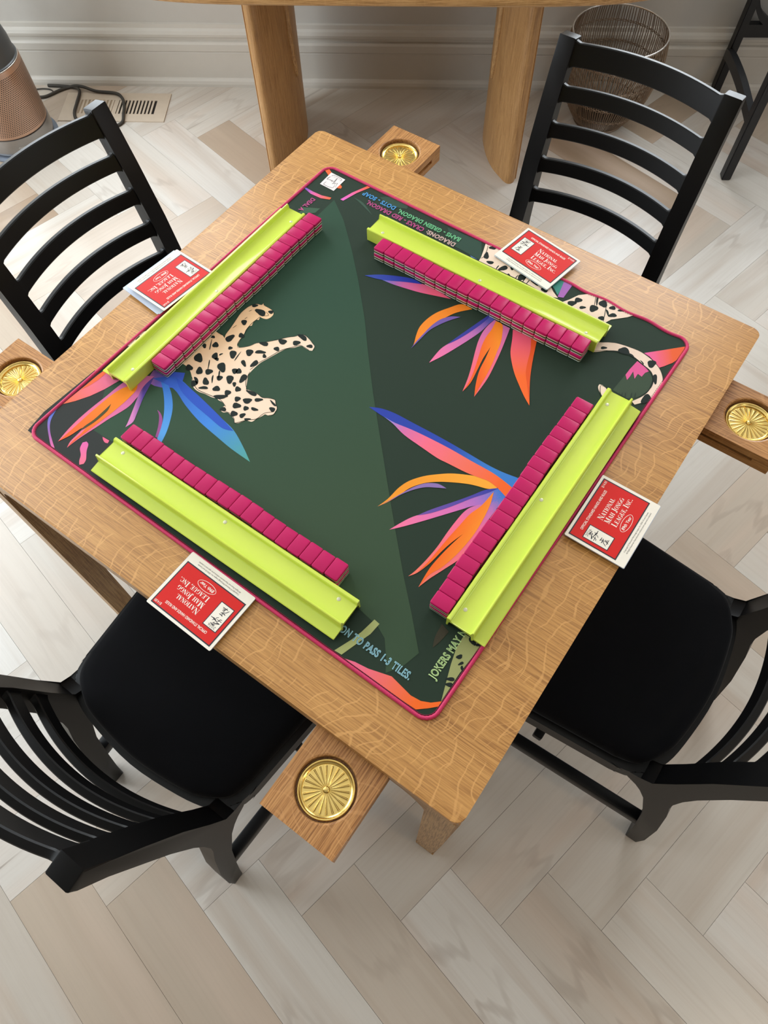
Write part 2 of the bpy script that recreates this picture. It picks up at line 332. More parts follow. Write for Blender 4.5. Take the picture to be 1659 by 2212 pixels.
# ---------------------------------------------------------------- outlines of the mat print and the card calligraphy, in metres on the table
ART_PIECES = [
["leaf_print",1,[[-.3156,.3168],[-.2689,.2837],[-.21,.2302],[-.1529,.1735],[-.094,.1106],[-.0482,.0568],[.0086,-.0076],[.0697,-.0729],[.1267,-.1338],[.1806,-.1904],[.2316,-.243],[.2715,-.2818],[.3089,-.32],[.3015,-.3475],[.2879,-.3677],[.2761,-.35],[.2594,-.3296],[.241,-.321],[.2066,-.3158],[.0959,-.3163],[-.0828,-.3134],[-.2694,-.3144],[-.3128,-.3171],[-.3557,-.2494],[-.3588,-.1333],[-.345,.0284],[-.3154,.2009]],[[-.2757,-.0268,[42,72,54]],[.0396,-.2888,[54,75,53]]],0],  # olive towards the near end: warm light worked into the leaf's colour
["leaf_print",1,[[-.248,.3715],[-.2305,.3834],[-.194,.3825],[-.188,.3738],[-.2061,.3669],[-.2305,.365]],[[0,0,[48,72,58]]],1],
["leaf_print",1,[[-.2901,.3428],[-.2653,.3412],[-.232,.3239],[-.2459,.3288],[-.2741,.3389]],[[0,0,[56,80,66]]],1],
["leaf_print",1,[[-.0984,.3759],[-.0272,.3794],[-.0022,.3392],[-.0659,.3427]],[[0,0,[44,70,58]]],0],
["leaf_print",1,[[-.3522,.2674],[-.3233,.2834],[-.3238,.2686],[-.3479,.2485]],[[0,0,[60,88,68]]],0],
["petal_print",2,[[-.3107,-.199],[-.3166,-.1754],[-.2697,-.15],[-.2606,-.1666],[-.2642,-.1827],[-.2791,-.193],[-.2929,-.1981]],[[-.3104,-.2113,[206,112,170]],[-.2884,-.2017,[120,92,176]],[-.273,-.1798,[56,86,190]]],0],
["leaf_print",1,[[-.3981,-.3763],[-.4037,-.337],[-.397,-.2309],[-.3564,-.2465],[-.3116,-.3163],[-.2688,-.3151],[-.211,-.319],[-.1968,-.3831]],[[0,0,[44,47,45]]],0],
["leaf_print",1,[[.3268,.2903],[.3538,.2853],[.364,.2713],[.3681,.2489],[.3653,.2311],[.3558,.2133],[.3209,.2163],[.3237,.2574]],[[0,0,[58,74,56]]],0],
["leaf_print",2,[[.3118,-.2683],[.3253,-.2723],[.3235,-.2889],[.3199,-.3037],[.3139,-.288]],[[0,0,[58,54,40]]],1],
["petal_print",3,[[-.3827,-.2204],[-.3467,-.2193],[-.3553,-.2497],[-.3648,-.2724],[-.3776,-.2937],[-.3905,-.3102],[-.3887,-.2894],[-.3862,-.2559],[-.3853,-.2353]],[[-.3644,-.2256,[226,112,152]],[-.3846,-.2975,[240,112,84]]],0],
["petal_print",4,[[-.3831,-.2212],[-.3853,-.2353],[-.3862,-.2559],[-.3866,-.2725],[-.3811,-.2587],[-.3775,-.2429],[-.3765,-.2245]],[[0,0,[240,104,60]]],0],
["petal_print",3,[[-.3064,-.1843],[-.2991,-.2108],[-.2999,-.2298],[-.2981,-.249],[-.3015,-.267],[-.3073,-.2866],[-.3118,-.3073],[-.3174,-.3308],[-.3206,-.348],[-.3225,-.3633],[-.3267,-.3523],[-.3272,-.3376],[-.3279,-.3206],[-.335,-.3343],[-.3394,-.3504],[-.3427,-.3634],[-.3462,-.3399],[-.3473,-.3143],[-.3459,-.2865],[-.3431,-.2596],[-.3414,-.2355],[-.3376,-.2153],[-.3245,-.1956]],[[-.3099,-.1997,[206,110,170]],[-.333,-.3524,[236,112,140]]],1],
["petal_print",4,[[-.3201,-.209],[-.3324,-.2315],[-.3375,-.2523],[-.3396,-.2759],[-.3408,-.2998],[-.3411,-.3244],[-.3416,-.3443],[-.3423,-.3627],[-.335,-.3445],[-.3308,-.326],[-.3255,-.3147],[-.3236,-.3329],[-.3243,-.3485],[-.3228,-.362],[-.3213,-.3432],[-.3183,-.3217],[-.3152,-.2998],[-.3121,-.2777],[-.3102,-.2539],[-.3101,-.2346],[-.3119,-.2197]],[[-.3247,-.2285,[246,140,30]],[-.3291,-.3561,[240,96,44]]],1],
["slit_print",5,[[-.3254,-.2644],[-.3253,-.2772],[-.326,-.3018],[-.3292,-.3194],[-.3282,-.3285],[-.3242,-.3159],[-.321,-.2983],[-.3204,-.2779]],[[0,0,[74,72,40]]],1],
["petal_print",3,[[-.3064,-.1843],[-.3008,-.198],[-.291,-.2259],[-.2776,-.2549],[-.2716,-.2696],[-.2745,-.2837],[-.2785,-.2733],[-.2905,-.2482],[-.3027,-.2225],[-.3071,-.2047]],[[-.293,-.2477,[210,130,186]],[-.2817,-.2376,[84,66,150]]],1],
["petal_print",2,[[-.2933,-.1835],[-.2722,-.1991],[-.2528,-.2176],[-.2375,-.236],[-.2262,-.2545],[-.2188,-.2699],[-.2078,-.2719],[-.2139,-.2547],[-.2238,-.2354],[-.2379,-.214],[-.2556,-.1968],[-.2725,-.1854],[-.2895,-.1762]],[[-.2698,-.1905,[58,116,200]],[-.2176,-.2572,[86,156,220]]],1],
["petal_print",2,[[-.2564,-.2302],[-.2456,-.2372],[-.233,-.2527],[-.2231,-.2697],[-.2188,-.2689],[-.2287,-.2497],[-.2375,-.2382],[-.2476,-.2319]],[[0,0,[150,74,136]]],1],
["petal_print",2,[[-.306,-.1885],[-.2762,-.1651],[-.2368,-.1691],[-.1951,-.1765],[-.1589,-.1841],[-.1294,-.1903],[-.0978,-.205],[-.071,-.2201],[-.1098,-.2185],[-.1418,-.2147],[-.1863,-.2084],[-.2258,-.1977],[-.2632,-.1846]],[[-.2727,-.1798,[52,92,190]],[-.1712,-.2033,[66,132,214]],[-.0754,-.2176,[84,160,150]]],1],
["petal_print",3,[[-.2759,-.1654],[-.2368,-.1691],[-.1951,-.1765],[-.1589,-.1841],[-.1294,-.1914],[-.1473,-.1974],[-.1801,-.1934],[-.2196,-.188],[-.2523,-.1798]],[[0,0,[46,84,186]]],1],
["petal_print",2,[[-.3094,-.3425],[-.3058,-.3378],[-.2995,-.3398],[-.2928,-.35],[-.2822,-.3616],[-.2796,-.3691],[-.2838,-.3741],[-.2895,-.3687],[-.2952,-.3602],[-.3051,-.3523]],[[-.3057,-.342,[226,104,170]],[-.2827,-.3702,[240,116,140]]],1],
["petal_print",2,[[-.2913,-.317],[-.2776,-.3161],[-.2759,-.3209],[-.2806,-.3225],[-.2869,-.3204]],[[0,0,[236,106,140]]],1],
["petal_print",2,[[-.3913,-.318],[-.3843,-.3378],[-.3759,-.3496],[-.3645,-.3591],[-.3514,-.3673],[-.3378,-.3749],[-.3466,-.3747],[-.361,-.3654],[-.3763,-.3543],[-.3866,-.3438],[-.3919,-.3318]],[[-.3921,-.3275,[70,120,206]],[-.3645,-.3591,[160,100,170]],[-.3415,-.3754,[226,110,170]]],1],
["petal_print",3,[[-.1539,.1923],[-.1344,.208],[-.1068,.2229],[-.0789,.2335],[-.0583,.2325],[-.0849,.2203],[-.122,.2013],[-.1428,.1948]],[[-.1402,.1983,[52,72,160]],[-.0741,.2301,[40,56,170]]],1],
["petal_print",2,[[-.122,.2013],[-.0996,.2126],[-.0747,.2273],[-.0566,.2336],[-.0309,.2356],[.0028,.2324],[-.0229,.2236],[-.051,.2142],[-.0766,.2082],[-.1008,.2034]],[[-.1175,.202,[104,110,190]],[-.0847,.2127,[200,100,160]],[-.0334,.2246,[238,96,128]]],1],
["petal_print",2,[[.0241,.233],[.0092,.2115],[-.0016,.1913],[-.0068,.1702],[-.0072,.1495],[-.002,.1313],[.0054,.1134],[.007,.1024],[.0067,.1219],[.0065,.1433],[.0096,.1673],[.0174,.1916],[.0275,.2128],[.0451,.2336]],[[0,0,[240,134,34]]],1],
["petal_print",3,[[.0381,.2074],[.0275,.2017],[.02,.1949],[.012,.1816],[.0077,.1629],[.0065,.1433],[.0058,.1198],[.007,.1024],[.0085,.1262],[.0104,.1516],[.0168,.1707],[.025,.1873],[.032,.1984]],[[0,0,[112,88,160]]],1],
["petal_print",2,[[.0755,.2379],[.0713,.2144],[.0655,.1901],[.0588,.164],[.0491,.1359],[.0476,.1169],[.0482,.095],[.0583,.1183],[.0671,.1438],[.0763,.173],[.0831,.1992],[.0858,.2229],[.0891,.2346]],[[.0793,.2278,[84,84,170]],[.0728,.1859,[190,110,176]],[.0499,.1065,[238,116,160]]],1],
["petal_print",3,[[.0749,.2368],[.0689,.2144],[.0622,.1879],[.0556,.1617],[.0517,.1444],[.0602,.1619],[.0682,.1858],[.0749,.2122],[.0781,.2317]],[[0,0,[56,58,150]]],1],
["petal_print",2,[[.0891,.2346],[.0864,.2201],[.0863,.2014],[.0906,.1797],[.099,.1553],[.1098,.1272],[.1178,.1037],[.1247,.0771],[.126,.0979],[.1215,.1265],[.1166,.1525],[.114,.1807],[.1198,.1547],[.1246,.1287],[.1338,.1032],[.1457,.0789],[.1453,.1026],[.1435,.1272],[.1379,.1583],[.1318,.1869],[.1253,.2128],[.1197,.2337],[.1036,.2336]],[[.0901,.2102,[206,112,170]],[.1167,.1378,[240,106,126]]],1],
["petal_print",3,[[.0921,.2335],[.0958,.2141],[.0965,.1961],[.1007,.1745],[.109,.1502],[.1181,.1212],[.1232,.0988],[.1249,.0778],[.1262,.0994],[.1215,.1265],[.1166,.1525],[.114,.1807],[.1198,.1547],[.1246,.1287],[.1338,.1032],[.1455,.0796],[.1419,.1045],[.1391,.127],[.1344,.153],[.128,.1783],[.1237,.1965],[.1157,.2155],[.1051,.233]],[[.1037,.1586,[238,96,30]],[.1324,.1784,[250,140,36]]],1],
["petal_print",2,[[.1251,.2343],[.1346,.2162],[.1463,.1909],[.1592,.173],[.1754,.155],[.1937,.1389],[.2105,.1251],[.2266,.1141],[.2151,.1339],[.2041,.1547],[.1937,.1764],[.1823,.2038],[.1697,.2373],[.1472,.2372]],[[.1491,.2262,[238,92,120]],[.1919,.1606,[244,104,40]]],1],
["petal_print",3,[[.1604,.2339],[.1721,.2117],[.1805,.1877],[.1891,.1673],[.2014,.15],[.2178,.1274],[.2265,.1146],[.2041,.1547],[.188,.19],[.17,.2369]],[[0,0,[226,84,32]]],1],
["petal_print",2,[[.019,-.033],[.0364,-.0244],[.0604,-.0196],[.0941,-.0184],[.131,-.0169],[.1642,-.0164],[.1974,-.0167],[.2283,-.0171],[.2539,-.0155],[.2809,-.0106],[.2811,-.0316],[.2616,-.0282],[.2412,-.0265],[.2076,-.0271],[.1712,-.0272],[.1351,-.0287],[.099,-.0311],[.0726,-.0344],[.048,-.0352],[.0295,-.034]],[[.059,-.0288,[42,62,160]],[.1677,-.0218,[44,72,170]],[.2401,-.0219,[58,124,200]]],1],
["petal_print",3,[[.0487,-.0348],[.0708,-.0345],[.0985,-.0303],[.1341,-.0272],[.1702,-.0256],[.2066,-.0256],[.2402,-.025],[.2607,-.0268],[.2802,-.0301],[.2812,-.0492],[.2639,-.0435],[.2465,-.0409],[.2321,-.0435],[.2113,-.0473],[.1784,-.0496],[.1609,-.0508],[.1295,-.0483],[.0953,-.045],[.0693,-.0379]],[[.0517,-.035,[110,140,214]],[.085,-.0385,[206,110,170]],[.1295,-.0371,[242,108,136]],[.195,-.0359,[240,112,96]],[.2628,-.0359,[244,104,38]]],1],
["petal_print",2,[[.2341,-.041],[.2132,-.0502],[.1933,-.0613],[.1766,-.0746],[.1611,-.0896],[.1481,-.1083],[.1421,-.1262],[.1404,-.142],[.1391,-.1533],[.1344,-.171],[.1421,-.1574],[.15,-.1375],[.1554,-.119],[.1679,-.0998],[.1838,-.0856],[.2016,-.0742],[.2216,-.0635],[.2358,-.0579],[.252,-.0528],[.2643,-.0443],[.2502,-.0383]],[[.153,-.1101,[240,150,40]],[.2236,-.0526,[246,166,52]]],1],
["petal_print",3,[[.2013,-.0875],[.1921,-.0872],[.1828,-.0895],[.1704,-.0981],[.1609,-.111],[.1527,-.1282],[.144,-.1499],[.1346,-.1713],[.146,-.1475],[.1516,-.1346],[.1618,-.1177],[.1742,-.1038],[.1869,-.0957]],[[0,0,[140,112,172]]],1],
["petal_print",2,[[.2688,-.0401],[.2509,-.0567],[.2383,-.076],[.2254,-.0973],[.2122,-.1178],[.1991,-.1382],[.1863,-.1562],[.1782,-.1729],[.1705,-.1926],[.1843,-.1766],[.2013,-.1548],[.22,-.1297],[.2388,-.1044],[.2502,-.0893],[.2707,-.0719],[.2837,-.0475]],[[.2699,-.0477,[64,120,200]],[.2489,-.0789,[170,110,190]],[.2257,-.1115,[214,112,180]],[.18,-.1756,[242,118,160]]],1],
["petal_print",3,[[.2649,-.0424],[.2505,-.056],[.2383,-.076],[.225,-.0966],[.2023,-.1298],[.1909,-.1499],[.2056,-.1347],[.2239,-.1087],[.241,-.0803],[.2549,-.0603]],[[.1949,-.1452,[110,80,160]],[.2583,-.0516,[58,62,160]]],1],
["petal_print",3,[[.2803,-.0477],[.269,-.0691],[.2505,-.0898],[.2442,-.1047],[.2423,-.1262],[.2421,-.1502],[.2428,-.1751],[.2412,-.2011],[.2379,-.2242],[.2345,-.2369],[.2419,-.2252],[.2482,-.2039],[.2519,-.1784],[.2559,-.1582],[.2622,-.1371],[.2583,-.1565],[.2545,-.1823],[.2525,-.2103],[.2554,-.2426],[.261,-.223],[.2696,-.2002],[.2809,-.1677],[.2808,-.1408],[.2799,-.112],[.2805,-.0794]],[[.2743,-.055,[74,118,196]],[.2652,-.0799,[190,116,180]],[.2572,-.1198,[240,108,146]],[.2517,-.2295,[244,120,100]]],1],
["petal_print",4,[[.2621,-.0521],[.2595,-.0818],[.2529,-.1047],[.2506,-.1284],[.2483,-.1517],[.2469,-.1761],[.245,-.2042],[.2415,-.2245],[.2482,-.2039],[.2519,-.1784],[.2559,-.1582],[.2622,-.1371],[.2583,-.1565],[.2545,-.1823],[.2525,-.2103],[.2556,-.2415],[.2576,-.218],[.2656,-.1992],[.2718,-.1722],[.2749,-.1449],[.2753,-.1211],[.2728,-.0949],[.2686,-.0714]],[[.2481,-.146,[244,104,30]],[.2805,-.143,[250,146,40]]],1],
["leaf_print",2,[[.2327,-.316],[.242,-.3172],[.2403,-.3358],[.2344,-.3533],[.2253,-.3814],[.2138,-.3823],[.2239,-.3569],[.2286,-.3402]],[[0,0,[166,172,110]]],0],
["petal_print",2,[[.2322,-.3831],[.2459,-.379],[.2658,-.3761],[.2972,-.3668],[.3157,-.3701],[.3318,-.373],[.3466,-.3714],[.3584,-.3657],[.3693,-.356],[.3699,-.3635],[.36,-.3734],[.3474,-.3842],[.3258,-.3847],[.2939,-.385],[.2607,-.3842]],[[.2473,-.3835,[236,106,140]],[.3052,-.3756,[240,108,84]],[.3423,-.378,[244,106,34]]],0],
["leaf_print",2,[[.345,-.2624],[.3458,-.2846],[.3521,-.3081],[.3595,-.3303],[.3685,-.3569],[.3684,-.3387],[.3681,-.3112],[.3703,-.2815],[.3723,-.2622],[.3617,-.2621]],[[0,0,[156,160,104]]],0],
["petal_print",2,[[.3285,.313],[.348,.3325],[.3651,.3504],[.3812,.3668],[.3809,.3491],[.3802,.3343],[.3757,.3205],[.3719,.3143],[.3673,.3063],[.3622,.2993],[.3525,.3056],[.3396,.3111]],[[.3345,.3147,[234,100,160]],[.3554,.3172,[236,98,120]],[.3685,.3358,[232,96,50]]],0],
["petal_print",2,[[.327,.2916],[.3526,.2844],[.348,.2766],[.347,.2666],[.3394,.2683],[.3395,.2562],[.3309,.2683],[.3313,.2557],[.3306,.2471],[.3239,.2553],[.3243,.2696]],[[0,0,[226,92,150]]],0],
["tail_print",3,[[.2491,.268],[.2532,.2867],[.2631,.2947],[.276,.3036],[.2913,.308],[.3069,.3114],[.3237,.3122],[.3427,.3084],[.3576,.302],[.3685,.2931],[.3769,.2826],[.38,.2697],[.3803,.2528],[.378,.2354],[.3714,.2219],[.3624,.21],[.3558,.2133],[.3653,.2311],[.369,.2472],[.3673,.2644],[.3635,.2756],[.3538,.2853],[.3398,.2898],[.3235,.2952],[.3089,.2971],[.2921,.2927],[.2775,.2839],[.2596,.2679]],[[0,0,[240,214,194]]],1],
["tail_print",3,[[.2982,.2143],[.3045,.2152],[.313,.2119],[.3203,.2044],[.3269,.2045],[.3229,.1928],[.3133,.1951],[.3052,.2009],[.299,.208]],[[0,0,[240,214,194]]],1],
["leopard_print",3,[[.1707,.3459],[.1794,.3647],[.1963,.3802],[.2072,.3799],[.235,.3811],[.2621,.3794],[.2805,.3808],[.2711,.3668],[.2509,.3467],[.2443,.3309],[.2183,.3255],[.1868,.3264],[.1569,.3236]],[[0,0,[240,214,194]]],0],
["leaf_print",2,[[.1268,.3592],[.1298,.3792],[.1434,.3801],[.1483,.3549],[.1494,.344],[.137,.3543]],[[0,0,[62,136,126]]],0],
["leaf_print",2,[[.1433,.3788],[.1594,.3796],[.1606,.3446],[.1513,.3406],[.1483,.3549]],[[0,0,[166,104,180]]],0],
["leopard_print",3,[[-.0182,.3789],[.0029,.3821],[.0157,.3813],[.0428,.3797],[.0995,.3645],[.1272,.357],[.1397,.3467],[.1533,.3385],[.1418,.334],[.1162,.3353],[.0813,.3375],[.0305,.3367],[-.006,.3364],[-.0072,.3455],[-.0123,.3621]],[[0,0,[240,214,194]]],0],
["leaf_print",2,[[-.0266,.3397],[-.0088,.3381],[-.0214,.3357]],[[0,0,[80,110,150]]],0],
["petal_print",2,[[-.3864,.3759],[-.3779,.3817],[-.3597,.3714],[-.3248,.3538],[-.3236,.3486],[-.3296,.3459],[-.3612,.3627]],[[0,0,[242,104,56]]],0],
["petal_print",2,[[-.383,.3134],[-.3629,.312],[-.3421,.313],[-.3234,.3183],[-.3229,.3124],[-.3392,.3057],[-.3626,.3047],[-.3816,.3099]],[[-.3793,.3122,[110,90,190]],[-.3592,.3108,[220,100,160]],[-.3269,.3141,[242,104,70]]],0],
["petal_print",2,[[-.2855,.3835],[-.2787,.3832],[-.2913,.3551],[-.3,.3242],[-.3066,.3242],[-.2992,.3516]],[[-.3005,.3284,[222,104,190]],[-.2837,.381,[240,96,60]]],0],
["label_patch",3,[[-.3663,.3747],[-.3314,.3733],[-.3311,.3355],[-.3649,.3364]],[[0,0,[236,226,224]]],0],
["leopard_print",2,[[-.2841,-.0546],[-.2721,-.0546],[-.2648,-.0572],[-.2684,-.0497],[-.2712,-.0326],[-.2753,-.0138],[-.2782,.0013],[-.2771,.0168],[-.274,.0251],[-.2683,.0327],[-.2606,.0356],[-.26,.0409],[-.2561,.0374],[-.2458,.0371],[-.2349,.0359],[-.2304,.0317],[-.2291,.024],[-.2323,.0158],[-.2399,.013],[-.245,.0131],[-.2424,.0064],[-.2468,.0034],[-.2468,-.0026],[-.2441,-.0104],[-.2473,-.0138],[-.2472,-.0185],[-.2459,-.0248],[-.2421,-.034],[-.2408,-.0425],[-.2388,-.0505],[-.2369,-.0562],[-.2307,-.0589],[-.2251,-.0539],[-.2183,-.0457],[-.2134,-.0353],[-.2066,-.0295],[-.1972,-.0195],[-.1873,-.008],[-.1779,.0043],[-.1691,.0127],[-.1647,.0193],[-.1573,.0244],[-.1463,.0226],[-.1354,.0184],[-.1276,.0145],[-.1254,.0056],[-.1309,.003],[-.1406,.0032],[-.1479,.0028],[-.1541,-.0061],[-.1628,-.0144],[-.1678,-.0248],[-.1723,-.0382],[-.1767,-.0515],[-.1805,-.0631],[-.1818,-.0753],[-.1819,-.0866],[-.1808,-.0947],[-.1749,-.1039],[-.1691,-.113],[-.1651,-.1189],[-.1603,-.1167],[-.1503,-.1152],[-.1409,-.1152],[-.1327,-.116],[-.1239,-.1109],[-.1134,-.1079],[-.1072,-.1132],[-.0999,-.1187],[-.0979,-.1257],[-.0975,-.1318],[-.1023,-.1371],[-.1086,-.1384],[-.1105,-.1449],[-.1142,-.1537],[-.1168,-.1617],[-.1254,-.1646],[-.1296,-.1706],[-.1326,-.1758],[-.1372,-.179],[-.1434,-.174],[-.1514,-.1712],[-.1601,-.1698],[-.1659,-.1739],[-.1723,-.1731],[-.1734,-.1675],[-.1722,-.1624],[-.1803,-.1596],[-.1874,-.1602],[-.1921,-.1592],[-.201,-.1621],[-.2135,-.1632],[-.2248,-.1657],[-.235,-.1651],[-.2441,-.1605],[-.2546,-.1501],[-.2657,-.1422],[-.2731,-.1406],[-.2793,-.1381],[-.2967,-.1388],[-.3243,-.1396],[-.326,-.0894],[-.3077,-.0577]],[[-.2842,-.0795,[247,206,160]],[-.1989,-.0983,[244,216,190]],[-.1287,-.1365,[246,216,190]]],1],
["leopard_print",2,[[-.3786,-.1126],[-.3808,-.1484],[-.3807,-.1772],[-.3911,-.1579],[-.3906,-.1283]],[[0,0,[240,214,194]]],0],
]
